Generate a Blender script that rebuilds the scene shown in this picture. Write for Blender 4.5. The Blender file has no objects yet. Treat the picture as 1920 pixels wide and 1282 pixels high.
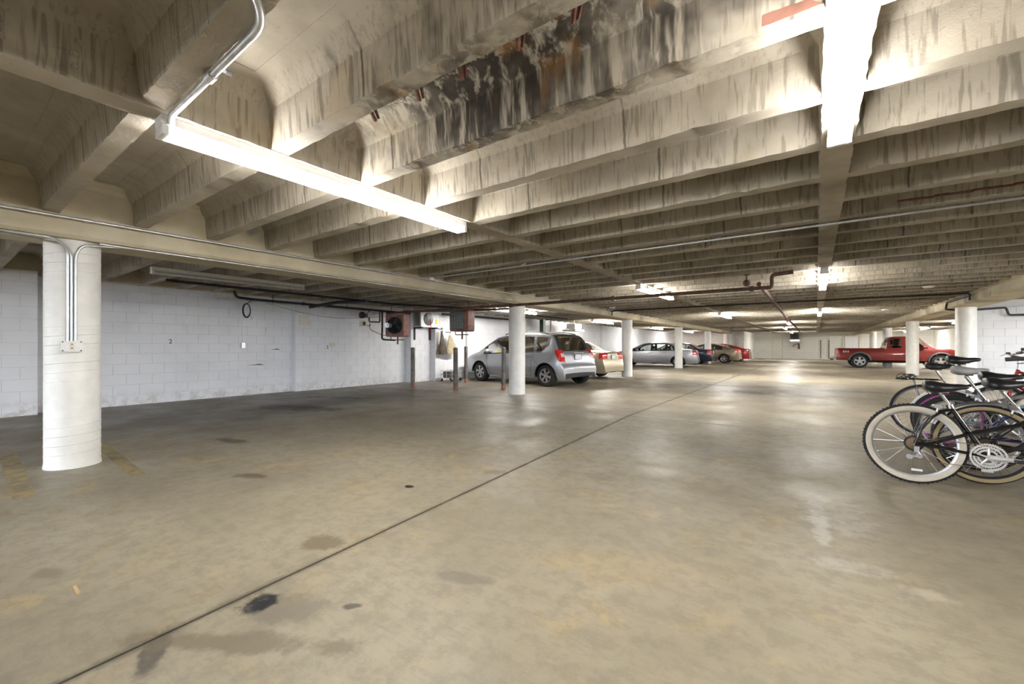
import bpy, bmesh, math, random
from mathutils import Vector, Matrix
random.seed(7)
PI = math.pi
scene = bpy.context.scene
C = scene.collection

# ---------------------------------------------------------------- camera
CAM_H = 1.2
PSI = math.atan((1530.0 - 960.0) / 795.0)
cam_d = bpy.data.cameras.new('camera')
cam_d.sensor_width = 36.0
cam_d.lens = 795.0 / 1920.0 * 36.0
cam_d.shift_y = 8.0 / 1920.0
cam_d.clip_start = 0.02
cam_d.clip_end = 200
cam = bpy.data.objects.new('camera', cam_d)
C.objects.link(cam)
cam.location = (0, 0, CAM_H)
cam.rotation_euler = (PI / 2, 0, PSI)
scene.camera = cam

# ---------------------------------------------------------------- world / exposure
world = bpy.data.worlds.new('world')
scene.world = world
world.use_nodes = True
world.node_tree.nodes['Background'].inputs[0].default_value = (0.80, 0.88, 1.0, 1)
world.node_tree.nodes['Background'].inputs[1].default_value = 4.0
scene.view_settings.view_transform = 'Standard'
scene.view_settings.look = 'None'
scene.view_settings.gamma = 1.0
scene.view_settings.use_curve_mapping = False
scene.view_settings.exposure = 1.3
TUBE_STRENGTH = 34.0
try:
    scene.cycles.use_denoising = True
    scene.cycles.max_bounces = 6
    scene.cycles.diffuse_bounces = 4
    scene.cycles.glossy_bounces = 3
    scene.cycles.use_adaptive_sampling = True
    scene.cycles.adaptive_threshold = 0.08
    scene.cycles.adaptive_min_samples = 16
    scene.cycles.transparent_max_bounces = 12
    scene.cycles.sample_clamp_indirect = 6.0
    scene.cycles.caustics_reflective = False
    scene.cycles.caustics_refractive = False
except Exception:
    pass

# ---------------------------------------------------------------- materials
def new_mat(name):
    m = bpy.data.materials.new(name)
    m.use_nodes = True
    nt = m.node_tree
    return m, nt, nt.nodes['Principled BSDF']

class NB:
    """small node-building helper"""
    def __init__(self, nt):
        self.nt = nt
    def n(self, t, **kw):
        nd = self.nt.nodes.new(t)
        for k, v in kw.items():
            setattr(nd, k, v)
        return nd
    def link(self, a, b):
        self.nt.links.new(a, b)
    def setin(self, sock, v):
        if hasattr(v, 'links') or isinstance(v, bpy.types.NodeSocket):
            self.link(v, sock)
        else:
            sock.default_value = v
    def math(self, op, a, b=None, c=None, clamp=False):
        nd = self.n('ShaderNodeMath', operation=op)
        nd.use_clamp = clamp
        self.setin(nd.inputs[0], a)
        if b is not None:
            self.setin(nd.inputs[1], b)
        if c is not None:
            self.setin(nd.inputs[2], c)
        return nd.outputs[0]
    def vmath(self, op, a, b=None):
        nd = self.n('ShaderNodeVectorMath', operation=op)
        self.setin(nd.inputs[0], a)
        if b is not None:
            self.setin(nd.inputs[1], b)
        return nd
    def noise(self, vec, scale, detail=4, rough=0.55, dist=0.0):
        nd = self.n('ShaderNodeTexNoise')
        if vec is not None:
            self.link(vec, nd.inputs['Vector'])
        nd.inputs['Scale'].default_value = scale
        nd.inputs['Detail'].default_value = detail
        nd.inputs['Roughness'].default_value = rough
        nd.inputs['Distortion'].default_value = dist
        return nd.outputs['Fac']
    def ramp(self, fac, lo, hi, a=0.0, b=1.0):
        nd = self.n('ShaderNodeMapRange')
        nd.interpolation_type = 'SMOOTHSTEP'
        self.setin(nd.inputs[0], fac)
        nd.inputs[1].default_value = lo
        nd.inputs[2].default_value = hi
        nd.inputs[3].default_value = a
        nd.inputs[4].default_value = b
        return nd.outputs[0]
    def mix(self, fac, a, b, blend='MIX'):
        nd = self.n('ShaderNodeMix', data_type='RGBA', blend_type=blend)
        self.setin(nd.inputs[0], fac)
        self.setin(nd.inputs[6], a if not isinstance(a, tuple) else (*a, 1) if len(a) == 3 else a)
        self.setin(nd.inputs[7], b if not isinstance(b, tuple) else (*b, 1) if len(b) == 3 else b)
        return nd.outputs[2]
    def scaled(self, vec, s):
        nd = self.vmath('MULTIPLY', vec, s)
        return nd.outputs[0]
    def bump(self, height, strength, dist, bsdf):
        nd = self.n('ShaderNodeBump')
        nd.inputs['Strength'].default_value = strength
        nd.inputs['Distance'].default_value = dist
        self.link(height, nd.inputs['Height'])
        self.link(nd.outputs[0], bsdf.inputs['Normal'])

def simple(name, col, rough=0.5, metal=0.0, var=0.12, scale=18.0, coat=0.0, bump=0.0, spec=None):
    m, nt, b = new_mat(name)
    k = NB(nt)
    tc = k.n('ShaderNodeTexCoord')
    nz = k.noise(tc.outputs['Object'], scale, 4)
    f = k.ramp(nz, 0.3, 0.7)
    c = k.mix(f, tuple(x * (1 - var) for x in col), tuple(min(1, x * (1 + var)) for x in col))
    k.link(c, b.inputs['Base Color'])
    b.inputs['Roughness'].default_value = rough
    b.inputs['Metallic'].default_value = metal
    if coat:
        b.inputs['Coat Weight'].default_value = coat
        b.inputs['Coat Roughness'].default_value = 0.08
    if spec is not None:
        b.inputs['Specular IOR Level'].default_value = spec
    if bump:
        k.bump(nz, bump, 0.01, b)
    return m

def concrete_ceiling(name, a, c2, streak=True):
    m, nt, b = new_mat(name)
    k = NB(nt)
    geo = k.n('ShaderNodeNewGeometry')
    pos = geo.outputs['Position']
    n1 = k.noise(pos, 1.3, 4, 0.65)
    col = k.mix(k.ramp(n1, 0.3, 0.72), a, c2)
    # grimy patches left by leaks
    n2 = k.noise(pos, 0.55, 4, 0.65)
    col = k.mix(k.ramp(n2, 0.52, 0.74, 0.0, 0.62), col, (0.085, 0.065, 0.045))
    # warm yellow mineral tint
    n5 = k.noise(pos, 2.1, 2, 0.5)
    col = k.mix(k.ramp(n5, 0.55, 0.75, 0.0, 0.30), col, (0.42, 0.31, 0.16))
    if streak:
        sep = k.n('ShaderNodeSeparateXYZ'); k.link(geo.outputs['True Normal'], sep.inputs[0])
        vert = k.ramp(k.math('ABSOLUTE', sep.outputs[2]), 0.35, 0.8, 1.0, 0.0)
        sv = k.scaled(pos, (1.0, 1.0, 0.035))
        s1 = k.noise(sv, 42.0, 2, 0.6)
        s1m = k.ramp(s1, 0.52, 0.64, 0.0, 0.42)
        s2 = k.noise(k.scaled(pos, (1.0, 1.0, 0.045)), 19.0, 2, 0.65)
        s2m = k.math('MULTIPLY', k.ramp(s2, 0.57, 0.66, 0.0, 0.55), k.ramp(n1, 0.40, 0.62))
        st = k.math('MULTIPLY', k.math('MAXIMUM', s1m, s2m), vert)
        col = k.mix(st, col, (0.10, 0.082, 0.06))
        # heavy leak around one leaking joist near the first lamp
        d = k.vmath('SUBTRACT', pos, (-1.35, 1.72, 2.66)).outputs[0]
        d = k.vmath('MULTIPLY', d, (0.55, 1.7, 1.2)).outputs[0]
        ln = k.vmath('LENGTH', d).outputs[1]
        nn = k.noise(pos, 5.0, 2, 0.65)
        ln = k.math('ADD', ln, k.math('MULTIPLY', k.math('SUBTRACT', nn, 0.5), 0.9))
        near = k.ramp(ln, 0.30, 0.95, 1.0, 0.0)
        s3 = k.noise(k.scaled(pos, (1.0, 1.0, 0.12)), 13.0, 3, 0.68, 0.4)
        s3m = k.math('MULTIPLY', k.ramp(s3, 0.36, 0.54, 0.0, 0.95), near)
        col = k.mix(s3m, col, (0.035, 0.028, 0.024))
        s4 = k.noise(k.scaled(pos, (1.0, 1.0, 0.2)), 6.0, 3, 0.5)
        s4m = k.math('MULTIPLY', k.ramp(s4, 0.56, 0.68, 0.0, 0.6), near)
        col = k.mix(s4m, col, (0.32, 0.17, 0.06))
        # form seams: dark vertical lines where pans were lapped
        sp = k.n('ShaderNodeSeparateXYZ'); k.link(pos, sp.inputs[0])
        jid = k.math('FLOOR', k.math('DIVIDE', k.math('ADD', sp.outputs[1], 0.32), 0.65))
        off = k.math('FRACT', k.math('MULTIPLY', k.math('SINE', k.math('MULTIPLY', jid, 12.9898)), 43758.5))
        wob = k.math('MULTIPLY', k.noise(pos, 9.0, 2), 0.03)
        xx = k.math('ADD', k.math('ADD', k.math('DIVIDE', sp.outputs[0], 1.18), off), wob)
        fr = k.math('ABSOLUTE', k.math('SUBTRACT', k.math('FRACT', xx), 0.5))
        seam = k.math('MULTIPLY', k.ramp(fr, 0.003, 0.010, 0.7, 0.0), vert)
        col = k.mix(seam, col, (0.05, 0.042, 0.034))
    else:
        n7 = k.noise(pos, 0.9, 3, 0.7)
        col = k.mix(k.ramp(n7, 0.66, 0.70, 0.0, 0.75), col, (0.24, 0.245, 0.27))
    # pores
    n3 = k.noise(pos, 40.0, 3, 0.75)
    col = k.mix(k.ramp(n3, 0.60, 0.78, 0.0, 0.35), col, (0.13, 0.11, 0.085))
    k.link(col, b.inputs['Base Color'])
    b.inputs['Roughness'].default_value = 0.88
    b.inputs['Specular IOR Level'].default_value = 0.25
    k.bump(n3, 0.4, 0.008, b)
    return m

M = {}
M['concrete'] = concrete_ceiling('ceiling_concrete', (0.37, 0.33, 0.265), (0.55, 0.505, 0.43))
M['girder'] = concrete_ceiling('girder_concrete', (0.52, 0.46, 0.33), (0.64, 0.58, 0.45), streak=False)
M['block'] = None

def painted_block():
    m, nt, b = new_mat('white_painted_block')
    k = NB(nt)
    geo = k.n('ShaderNodeNewGeometry'); pos = geo.outputs['Position']
    n1 = k.noise(pos, 1.1, 5)
    col = k.mix(k.ramp(n1, 0.3, 0.7), (0.74, 0.745, 0.77), (0.83, 0.835, 0.86))
    n2 = k.noise(k.scaled(pos, (1.0, 1.0, 0.25)), 3.0, 3, 0.7)
    col = k.mix(k.ramp(n2, 0.66, 0.80, 0.0, 0.35), col, (0.45, 0.43, 0.40))
    sp = k.n('ShaderNodeSeparateXYZ'); k.link(pos, sp.inputs[0])
    # scuffs and dirt splashed along the foot of the wall
    n3 = k.noise(pos, 7.0, 3, 0.7)
    low = k.math('MULTIPLY', k.ramp(sp.outputs[2], 0.0, 0.35, 0.55, 0.0), k.ramp(n3, 0.42, 0.65))
    col = k.mix(low, col, (0.42, 0.38, 0.32))
    k.link(col, b.inputs['Base Color'])
    b.inputs['Roughness'].default_value = 0.6
    k.bump(k.noise(pos, 60.0, 2, 0.7), 0.25, 0.004, b)
    return m
M['block'] = painted_block()

def back_wall_mat():
    m, nt, b = new_mat('far_wall_painted_block')
    k = NB(nt)
    geo = k.n('ShaderNodeNewGeometry'); pos = geo.outputs['Position']
    sp = k.n('ShaderNodeSeparateXYZ'); k.link(pos, sp.inputs[0])
    xy = k.math('ADD', sp.outputs[0], sp.outputs[1])
    cmb = k.n('ShaderNodeCombineXYZ'); k.link(xy, cmb.inputs[0]); k.link(sp.outputs[2], cmb.inputs[1])
    br = k.n('ShaderNodeTexBrick')
    k.link(cmb.outputs[0], br.inputs['Vector'])
    br.inputs['Color1'].default_value = (0.76, 0.75, 0.70, 1)
    br.inputs['Color2'].default_value = (0.80, 0.79, 0.74, 1)
    br.inputs['Mortar'].default_value = (0.52, 0.50, 0.45, 1)
    br.inputs['Scale'].default_value = 1.0
    br.inputs['Mortar Size'].default_value = 0.006
    br.inputs['Brick Width'].default_value = 0.41
    br.inputs['Row Height'].default_value = 0.21
    n2 = k.noise(k.scaled(pos, (1.0, 1.0, 0.15)), 1.6, 6, 0.7)
    col = k.mix(k.ramp(n2, 0.60, 0.74, 0.0, 0.6), br.outputs['Color'], (0.50, 0.42, 0.28))
    n3 = k.noise(k.scaled(pos, (1.0, 1.0, 0.1)), 2.7, 4, 0.7)
    col = k.mix(k.ramp(n3, 0.68, 0.75, 0.0, 0.7), col, (0.36, 0.20, 0.07))
    k.link(col, b.inputs['Base Color'])
    b.inputs['Roughness'].default_value = 0.7
    return m
M['farwall'] = back_wall_mat()

def floor_mat():
    m, nt, b = new_mat('sealed_concrete_floor')
    k = NB(nt)
    geo = k.n('ShaderNodeNewGeometry'); pos = geo.outputs['Position']
    n1 = k.noise(pos, 0.6, 4, 0.62)
    col = k.mix(k.ramp(n1, 0.3, 0.7), (0.25, 0.217, 0.155), (0.345, 0.307, 0.228))
    n2 = k.noise(pos, 2.0, 5, 0.74, 0.4)
    col = k.mix(k.ramp(n2, 0.52, 0.70, 0.0, 0.6), col, (0.43, 0.325, 0.165))      # ochre patches
    n4 = k.noise(pos, 1.0, 4, 0.7)
    col = k.mix(k.ramp(n4, 0.56, 0.74, 0.0, 0.55), col, (0.185, 0.17, 0.15))    # grey patches
    # swirl of trowel marks
    n5 = k.noise(k.scaled(pos, (1.0, 6.0, 1.0)), 7.0, 3, 0.65)
    col = k.mix(k.ramp(n5, 0.45, 0.75, 0.0, 0.22), col, (0.17, 0.15, 0.125))
    # worn dark parking strip by the left wall
    sp = k.n('ShaderNodeSeparateXYZ'); k.link(pos, sp.inputs[0])
    nw = k.math('MULTIPLY', k.math('SUBTRACT', n1, 0.5), 4.0)
    strip = k.ramp(k.math('ADD', sp.outputs[0], nw), -8.6, -6.0, 0.8, 0.0)
    col = k.mix(strip, col, (0.135, 0.115, 0.092))
    nz = k.noise(pos, 5.0, 4, 0.75)
    wig = k.math('MULTIPLY', k.math('SUBTRACT', nz, 0.5), 2.2)
    # stains: x, y, radius x, radius y, rotation, colour, strength
    stains_and_glints = [(-6.03, 2.31, .34, .10, .2, (0.07, 0.055, 0.035), .85), (-4.25, 1.78, .22, .08, .3, (0.10, 0.08, 0.045), .8),
              (-8.1, 4.3, 1.1, .35, .3, (0.045, 0.036, 0.028), .95), (-2.826, 2.437, .05, .035, 0, (0.02, 0.018, 0.015), 1.0),
              (-2.0, .98, .22, .12, .4, (0.12, 0.105, 0.085), .5), (-2.11, .918, .075, .10, .1, (0.014, 0.015, 0.02), 1.0), (-2.43, 1.44, .17, .10, .3, (0.13, 0.10, 0.05), .75),
              (-1.417, 12.63, .62, .5, 0, (0.03, 0.02, 0.012), 1.0), (-1.0, 14.4, 3.0, .5, .0, (0.07, 0.05, 0.022), .85),
              (-1.74, 1.16, .06, .03, .7, (0.06, 0.05, 0.04), .85), (-1.5, 1.63, .20, .06, .4, (0.12, 0.105, 0.085), .5),
              (-2.48, 3.2, .16, .10, .5, (0.16, 0.14, 0.09), .8), (-2.12, .54, .16, .05, -.6, (0.05, 0.045, 0.04), .8),
              (-1.9, .75, .55, .07, .55, (0.16, 0.13, 0.085), .75), (-9.1, 5.7, .9, .3, .4, (0.04, 0.03, 0.024), .95),
              (-3.3, .39, .12, .06, .3, (0.2, 0.16, 0.10), .7), (-6.6, 7.6, .5, .2, .3, (0.07, 0.06, 0.05), .6),
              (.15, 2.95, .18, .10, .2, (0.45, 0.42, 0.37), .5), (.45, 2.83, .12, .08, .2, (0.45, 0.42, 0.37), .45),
              (.02, 3.6, .06, .55, .08, (0.52, 0.50, 0.46), .5), (.12, 3.8, .22, .4, .0, (0.45, 0.43, 0.4), .4),  # pale streaks: the overhead lamp's reflection painted into the floor colour
              (-8.6, 7.9, 1.0, .25, .25, (0.07, 0.06, 0.05), .6), (-.9, 2.2, .5, .22, .4, (0.40, 0.29, 0.14), .3)]
    for (sx, sy, rx, ry, ro, sc, stg) in stains_and_glints:
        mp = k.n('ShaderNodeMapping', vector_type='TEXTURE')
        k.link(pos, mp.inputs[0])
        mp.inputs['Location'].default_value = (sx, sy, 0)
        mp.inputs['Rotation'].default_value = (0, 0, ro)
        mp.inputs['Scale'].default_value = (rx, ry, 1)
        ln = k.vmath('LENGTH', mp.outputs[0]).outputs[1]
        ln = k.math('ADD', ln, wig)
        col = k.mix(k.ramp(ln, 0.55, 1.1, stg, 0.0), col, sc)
    # grime ground into the open joint
    dj = k.math('ABSOLUTE', k.math('ADD', k.math('ADD', sp.outputs[0], 2.17), k.math('MULTIPLY', k.math('MINIMUM', sp.outputs[1], 7.12), 0.0645)))
    dj = k.math('ADD', dj, k.math('MULTIPLY', k.math('SUBTRACT', nz, 0.5), 0.09))
    col = k.mix(k.ramp(dj, 0.005, 0.045, 0.75, 0.0), col, (0.10, 0.085, 0.065))
    nm = k.noise(pos, 9.0, 4, 0.75)
    col = k.mix(k.ramp(nm, 0.42, 0.64, 0.0, 0.42), col, (0.18, 0.155, 0.12))
    n3 = k.noise(pos, 70.0, 3, 0.75)
    col = k.mix(k.ramp(n3, 0.58, 0.78, 0.0, 0.25), col, (0.14, 0.12, 0.10))
    k.link(col, b.inputs['Base Color'])
    rg = k.ramp(n4, 0.3, 0.7, 0.36, 0.62)
    k.link(rg, b.inputs['Roughness'])
    b.inputs['Specular IOR Level'].default_value = 0.4
    k.bump(k.math('ADD', k.math('MULTIPLY', n3, 0.25), nz), 0.10, 0.01, b)
    return m
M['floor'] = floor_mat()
M['joint'] = simple('joint_filler', (0.06, 0.055, 0.05), 0.8, bump=0.3)
M['mortar'] = simple('painted_mortar', (0.66, 0.66, 0.68), 0.7, var=0.08)
M['column'] = simple('white_column_paint', (0.80, 0.795, 0.76), 0.45, var=0.05, scale=6)
M['galv'] = simple('galvanised_steel', (0.62, 0.63, 0.64), 0.35, 0.85, var=0.12)
M['white_metal'] = simple('white_enamel', (0.82, 0.82, 0.83), 0.4, var=0.03)
M['dark_metal'] = simple('dark_painted_metal', (0.03, 0.03, 0.033), 0.45, 0.3)
M['black_pipe'] = simple('black_iron_pipe', (0.022, 0.022, 0.026), 0.5, 0.2, var=0.3)
M['rust_pipe'] = simple('rusty_brown_pipe', (0.13, 0.075, 0.055), 0.7, 0.1, var=0.35, scale=9)
M['rust'] = simple('rust_red_enamel', (0.24, 0.115, 0.085), 0.6, 0.1, var=0.22, scale=7)
M['rust_dark'] = simple('rusted_rebar', (0.10, 0.035, 0.018), 0.8, 0.2, var=0.4, scale=30)
M['black'] = simple('matte_black', (0.015, 0.015, 0.017), 0.6)
M['rubber'] = simple('tyre_rubber', (0.022, 0.022, 0.023), 0.75, bump=0.2)
M['tan'] = simple('tan_canvas', (0.42, 0.36, 0.24), 0.9, var=0.2)
M['brown'] = simple('brown_cloth', (0.10, 0.075, 0.055), 0.9, var=0.4)
M['cream'] = simple('cream_plastic', (0.72, 0.68, 0.58), 0.5, var=0.05)
M['yellow_label'] = simple('yellow_label', (0.85, 0.68, 0.05), 0.5, var=0.05)
M['yellow_paint'] = None
M['green'] = simple('dark_green_paint', (0.02, 0.06, 0.04), 0.45)
M['chrome'] = simple('chrome', (0.60, 0.60, 0.62), 0.16, 1.0, var=0.03)
M['alu'] = simple('brushed_aluminium', (0.50, 0.50, 0.51), 0.38, 0.9, var=0.08)
M['red_plastic'] = simple('red_lens', (0.55, 0.02, 0.02), 0.15, coat=0.6, var=0.1)
M['orange_plastic'] = simple('amber_lens', (0.75, 0.28, 0.02), 0.2, coat=0.5)
M['clear_plastic'] = simple('clear_lens', (0.75, 0.76, 0.78), 0.1, 0.3, coat=0.8)
M['seat'] = simple('charcoal_upholstery', (0.05, 0.05, 0.055), 0.9)
M['red_wire'] = simple('red_wire_insulation', (0.45, 0.08, 0.06), 0.5)
M['slab_dark'] = simple('sub_base', (0.05, 0.045, 0.04), 0.9)
M['bollard'] = simple('weathered_steel', (0.16, 0.15, 0.135), 0.6, 0.4, var=0.3, scale=8)
M['plate'] = simple('licence_plate', (0.72, 0.74, 0.80), 0.4, var=0.08, scale=14)
M['tarp'] = simple('blue_grey_tarp', (0.10, 0.115, 0.15), 0.6, var=0.25)
M['wood'] = simple('pine_sliver', (0.55, 0.40, 0.22), 0.7)

def worn_yellow():
    m, nt, b = new_mat('worn_yellow_paint')
    k = NB(nt)
    geo = k.n('ShaderNodeNewGeometry'); pos = geo.outputs['Position']
    n = k.noise(pos, 9.0, 6, 0.7)
    k.link(k.mix(k.ramp(n, 0.35, 0.62), (0.19, 0.165, 0.12), (0.36, 0.28, 0.12)), b.inputs['Base Color'])
    b.inputs['Roughness'].default_value = 0.6
    return m
M['yellow_paint'] = worn_yellow()

def emit_mat(name, k):
    m, nt, b = new_mat(name)
    b.inputs['Base Color'].default_value = (0.9, 0.9, 0.9, 1)
    b.inputs['Emission Color'].default_value = (1.0, 0.97, 0.92, 1)
    b.inputs['Emission Strength'].default_value = TUBE_STRENGTH * k
    return m
M['tube'] = emit_mat('fluorescent_tube', 1.0)
M['tube_boosted'] = emit_mat('boosted_fluorescent_tube', 2.6)  # same kind of tube, glow raised to lift the dim far and side bays
M['dead_tube'] = simple('unlit_tube_glass', (0.7, 0.7, 0.68), 0.25)

def glass_mat(name, tint, refl=0.10):
    m, nt, b = new_mat(name)
    nt.nodes.remove(b)
    k = NB(nt)
    out = nt.nodes['Material Output']
    tr = k.n('ShaderNodeBsdfTransparent'); tr.inputs[0].default_value = (*tint, 1)
    gl = k.n('ShaderNodeBsdfGlossy'); gl.inputs['Roughness'].default_value = 0.03
    lw = k.n('ShaderNodeFresnel'); lw.inputs[0].default_value = 1.5
    mx = k.n('ShaderNodeMixShader')
    k.link(k.math('ADD', lw.outputs[0], refl * 0.3, clamp=True), mx.inputs[0])
    k.link(tr.outputs[0], mx.inputs[1]); k.link(gl.outputs[0], mx.inputs[2])
    k.link(mx.outputs[0], out.inputs[0])
    return m
M['glass'] = glass_mat('car_glass', (0.82, 0.87, 0.85))
M['dark_glass'] = glass_mat('privacy_glass', (0.10, 0.11, 0.115))

def paint(name, col, metal=0.55):
    m, nt, b = new_mat(name)
    k = NB(nt)
    tc = k.n('ShaderNodeTexCoord')
    nz = k.noise(tc.outputs['Object'], 900.0, 2)
    k.link(k.mix(nz, tuple(x * 0.9 for x in col), tuple(min(1, x * 1.1) for x in col)), b.inputs['Base Color'])
    b.inputs['Metallic'].default_value = metal
    b.inputs['Roughness'].default_value = 0.34
    b.inputs['Coat Weight'].default_value = 0.7
    b.inputs['Coat Roughness'].default_value = 0.06
    return m

# ---------------------------------------------------------------- mesh helpers
class MB:
    def __init__(self):
        self.v = []; self.f = []
    def add(self, vs, fs):
        o = len(self.v)
        self.v.extend([tuple(p) for p in vs])
        self.f.extend([tuple(i + o for i in q) for q in fs])
        return self
    def box(self, c, s, rz=0.0, M4=None):
        hx, hy, hz = s[0] / 2, s[1] / 2, s[2] / 2
        vs = [Vector((x, y, z)) for x in (-hx, hx) for y in (-hy, hy) for z in (-hz, hz)]
        if rz:
            R = Matrix.Rotation(rz, 3, 'Z'); vs = [R @ v for v in vs]
        if M4 is not None:
            vs = [M4 @ v for v in vs]
        vs = [v + Vector(c) for v in vs]
        return self.add(vs, [(0, 1, 3, 2), (4, 6, 7, 5), (0, 4, 5, 1), (2, 3, 7, 6), (0, 2, 6, 4), (1, 5, 7, 3)])
    def rbox(self, c, s, r, seg=3, axis='x'):
        """box with rounded edges around one axis"""
        ax = 'xyz'.index(axis)
        o = [i for i in range(3) if i != ax]
        a, b2 = s[o[0]] / 2 - r, s[o[1]] / 2 - r
        prof = []
        for (sa, sb, a0) in ((1, 1, 0), (-1, 1, PI / 2), (-1, -1, PI), (1, -1, 1.5 * PI)):
            for i in range(seg + 1):
                t = a0 + i / seg * PI / 2
                prof.append((sa * a + r * math.cos(t), sb * b2 + r * math.sin(t)))
        n = len(prof); vs = []
        for e in (-s[ax] / 2, s[ax] / 2):
            for p in prof:
                q = [0, 0, 0]; q[ax] = e; q[o[0]] = p[0]; q[o[1]] = p[1]
                vs.append(Vector(q) + Vector(c))
        fs = [(i, (i + 1) % n, n + (i + 1) % n, n + i) for i in range(n)]
        fs += [tuple(range(n - 1, -1, -1)), tuple(range(n, 2 * n))]
        return self.add(vs, fs)
    def cyl(self, p0, p1, r, n=10, r1=None, caps=True):
        p0 = Vector(p0); p1 = Vector(p1); r1 = r if r1 is None else r1
        d = (p1 - p0).normalized()
        a = d.orthogonal().normalized(); b = d.cross(a)
        vs = []
        for p, rr in ((p0, r), (p1, r1)):
            for i in range(n):
                t = 2 * PI * i / n
                vs.append(p + rr * (math.cos(t) * a + math.sin(t) * b))
        fs = [(i, (i + 1) % n, n + (i + 1) % n, n + i) for i in range(n)]
        if caps:
            fs += [tuple(range(n - 1, -1, -1)), tuple(range(n, 2 * n))]
        return self.add(vs, fs)
    def tube(self, pts, r, n=8, closed=False):
        pts = [Vector(p) for p in pts]
        m = len(pts); vs = []; prev = None
        for i, p in enumerate(pts):
            if closed:
                d = (pts[(i + 1) % m] - pts[i - 1]).normalized()
            else:
                d = (pts[min(i + 1, m - 1)] - pts[max(i - 1, 0)]).normalized()
            if prev is None:
                a = d.orthogonal().normalized()
            else:
                a = (prev - prev.dot(d) * d)
                a = a.normalized() if a.length > 1e-6 else d.orthogonal().normalized()
            prev = a; b = d.cross(a)
            rr = r[i] if isinstance(r, (list, tuple)) else r
            for j in range(n):
                t = 2 * PI * j / n
                vs.append(p + rr * (math.cos(t) * a + math.sin(t) * b))
        fs = []
        for i in range(m if closed else m - 1):
            for j in range(n):
                i2 = (i + 1) % m
                fs.append((i * n + j, i * n + (j + 1) % n, i2 * n + (j + 1) % n, i2 * n + j))
        if not closed:
            fs += [tuple(range(n - 1, -1, -1)), tuple((m - 1) * n + j for j in range(n))]
        return self.add(vs, fs)
    def lathe(self, prof, c, axis=(0, 0, 1), n=24, closed=False, caps=True):
        """prof: (radius, height) along axis"""
        ax = Vector(axis).normalized(); a = ax.orthogonal().normalized(); b = ax.cross(a)
        c = Vector(c); vs = []
        for (r, hh) in prof:
            for j in range(n):
                t = 2 * PI * j / n
                vs.append(c + hh * ax + r * (math.cos(t) * a + math.sin(t) * b))
        m = len(prof); fs = []
        for i in range(m if closed else m - 1):
            i2 = (i + 1) % m
            for j in range(n):
                fs.append((i * n + j, i * n + (j + 1) % n, i2 * n + (j + 1) % n, i2 * n + j))
        if not closed and caps:
            if prof[0][0] > 1e-5: fs.append(tuple(range(n - 1, -1, -1)))
            if prof[-1][0] > 1e-5: fs.append(tuple((m - 1) * n + j for j in range(n)))
        return self.add(vs, fs)
    def prism(self, poly, d0, d1, axis='x'):
        """extrude polygon; poly coords are the two other axes in order"""
        ax = 'xyz'.index(axis); o = [i for i in range(3) if i != ax]; n = len(poly); vs = []
        for e in (d0, d1):
            for p in poly:
                q = [0, 0, 0]; q[ax] = e; q[o[0]] = p[0]; q[o[1]] = p[1]; vs.append(q)
        fs = [(i, (i + 1) % n, n + (i + 1) % n, n + i) for i in range(n)]
        fs += [tuple(range(n - 1, -1, -1)), tuple(range(n, 2 * n))]
        return self.add(vs, fs)
    def mesh(self, name, mat, smooth=None):
        me = bpy.data.meshes.new(name)
        me.from_pydata([tuple(p) for p in self.v], [], self.f)
        bm = bmesh.new(); bm.from_mesh(me)
        bmesh.ops.recalc_face_normals(bm, faces=bm.faces)
        bm.to_mesh(me); bm.free()
        if mat is not None:
            me.materials.append(M[mat] if isinstance(mat, str) else mat)
        if smooth is not None:
            for p in me.polygons: p.use_smooth = True
            me.set_sharp_from_angle(angle=math.radians(smooth))
        me.update()
        return me
    def build(self, name, mat, parent=None, smooth=None, loc=None):
        o = bpy.data.objects.new(name, self.mesh(name, mat, smooth))
        C.objects.link(o)
        if parent is not None: o.parent = parent
        if loc is not None: o.location = loc
        return o

def tag(o, label=None, cat=None, group=None, kind=None):
    if label: o['label'] = label
    if cat: o['category'] = cat
    if group: o['group'] = group
    if kind: o['kind'] = kind
    return o

def empty(name, loc=(0, 0, 0), rz=0.0, label=None, cat=None, group=None):
    o = bpy.data.objects.new(name, None); C.objects.link(o)
    o.location = loc; o.rotation_euler = (0, 0, rz); o.empty_display_size = 0.1
    return tag(o, label, cat, group)

def copy_tree(o, parent=None):
    c = o.copy(); C.objects.link(c)
    if parent is not None: c.parent = parent
    for ch in [x for x in bpy.data.objects if x.parent == o]:
        copy_tree(ch, c)
    return c

def arc(c, r, a0, a1, n, plane='xz'):
    """points on an arc"""
    out = []
    for i in range(n + 1):
        t = a0 + (a1 - a0) * i / n
        p = [c[0], c[1], c[2]]
        p['xyz'.index(plane[0])] += r * math.cos(t); p['xyz'.index(plane[1])] += r * math.sin(t)
        out.append(tuple(p))
    return out

def text_mesh(name, s, size, mat, parent, loc, rot, depth=0.002):
    cu = bpy.data.curves.new(name, 'FONT'); cu.body = s; cu.size = size; cu.extrude = depth
    cu.align_x = 'CENTER'; cu.align_y = 'CENTER'
    tmp = bpy.data.objects.new(name + '_tmp', cu); C.objects.link(tmp)
    dg = bpy.context.evaluated_depsgraph_get()
    me = bpy.data.meshes.new_from_object(tmp.evaluated_get(dg))
    bpy.data.objects.remove(tmp); bpy.data.curves.remove(cu)
    me.materials.clear(); me.materials.append(M[mat])
    o = bpy.data.objects.new(name, me); C.objects.link(o); o.parent = parent
    o.location = loc; o.rotation_euler = rot
    return o

# ================================================================ STRUCTURE
ZJ = 2.45      # joist soffit
ZS = 2.81      # slab underside
ZG = 2.245     # girder soffit
XL, XR, YB, YF = -11.35, 7.8, 48.0, -7.0
JY0, JSP = 2.005, 0.65

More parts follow.
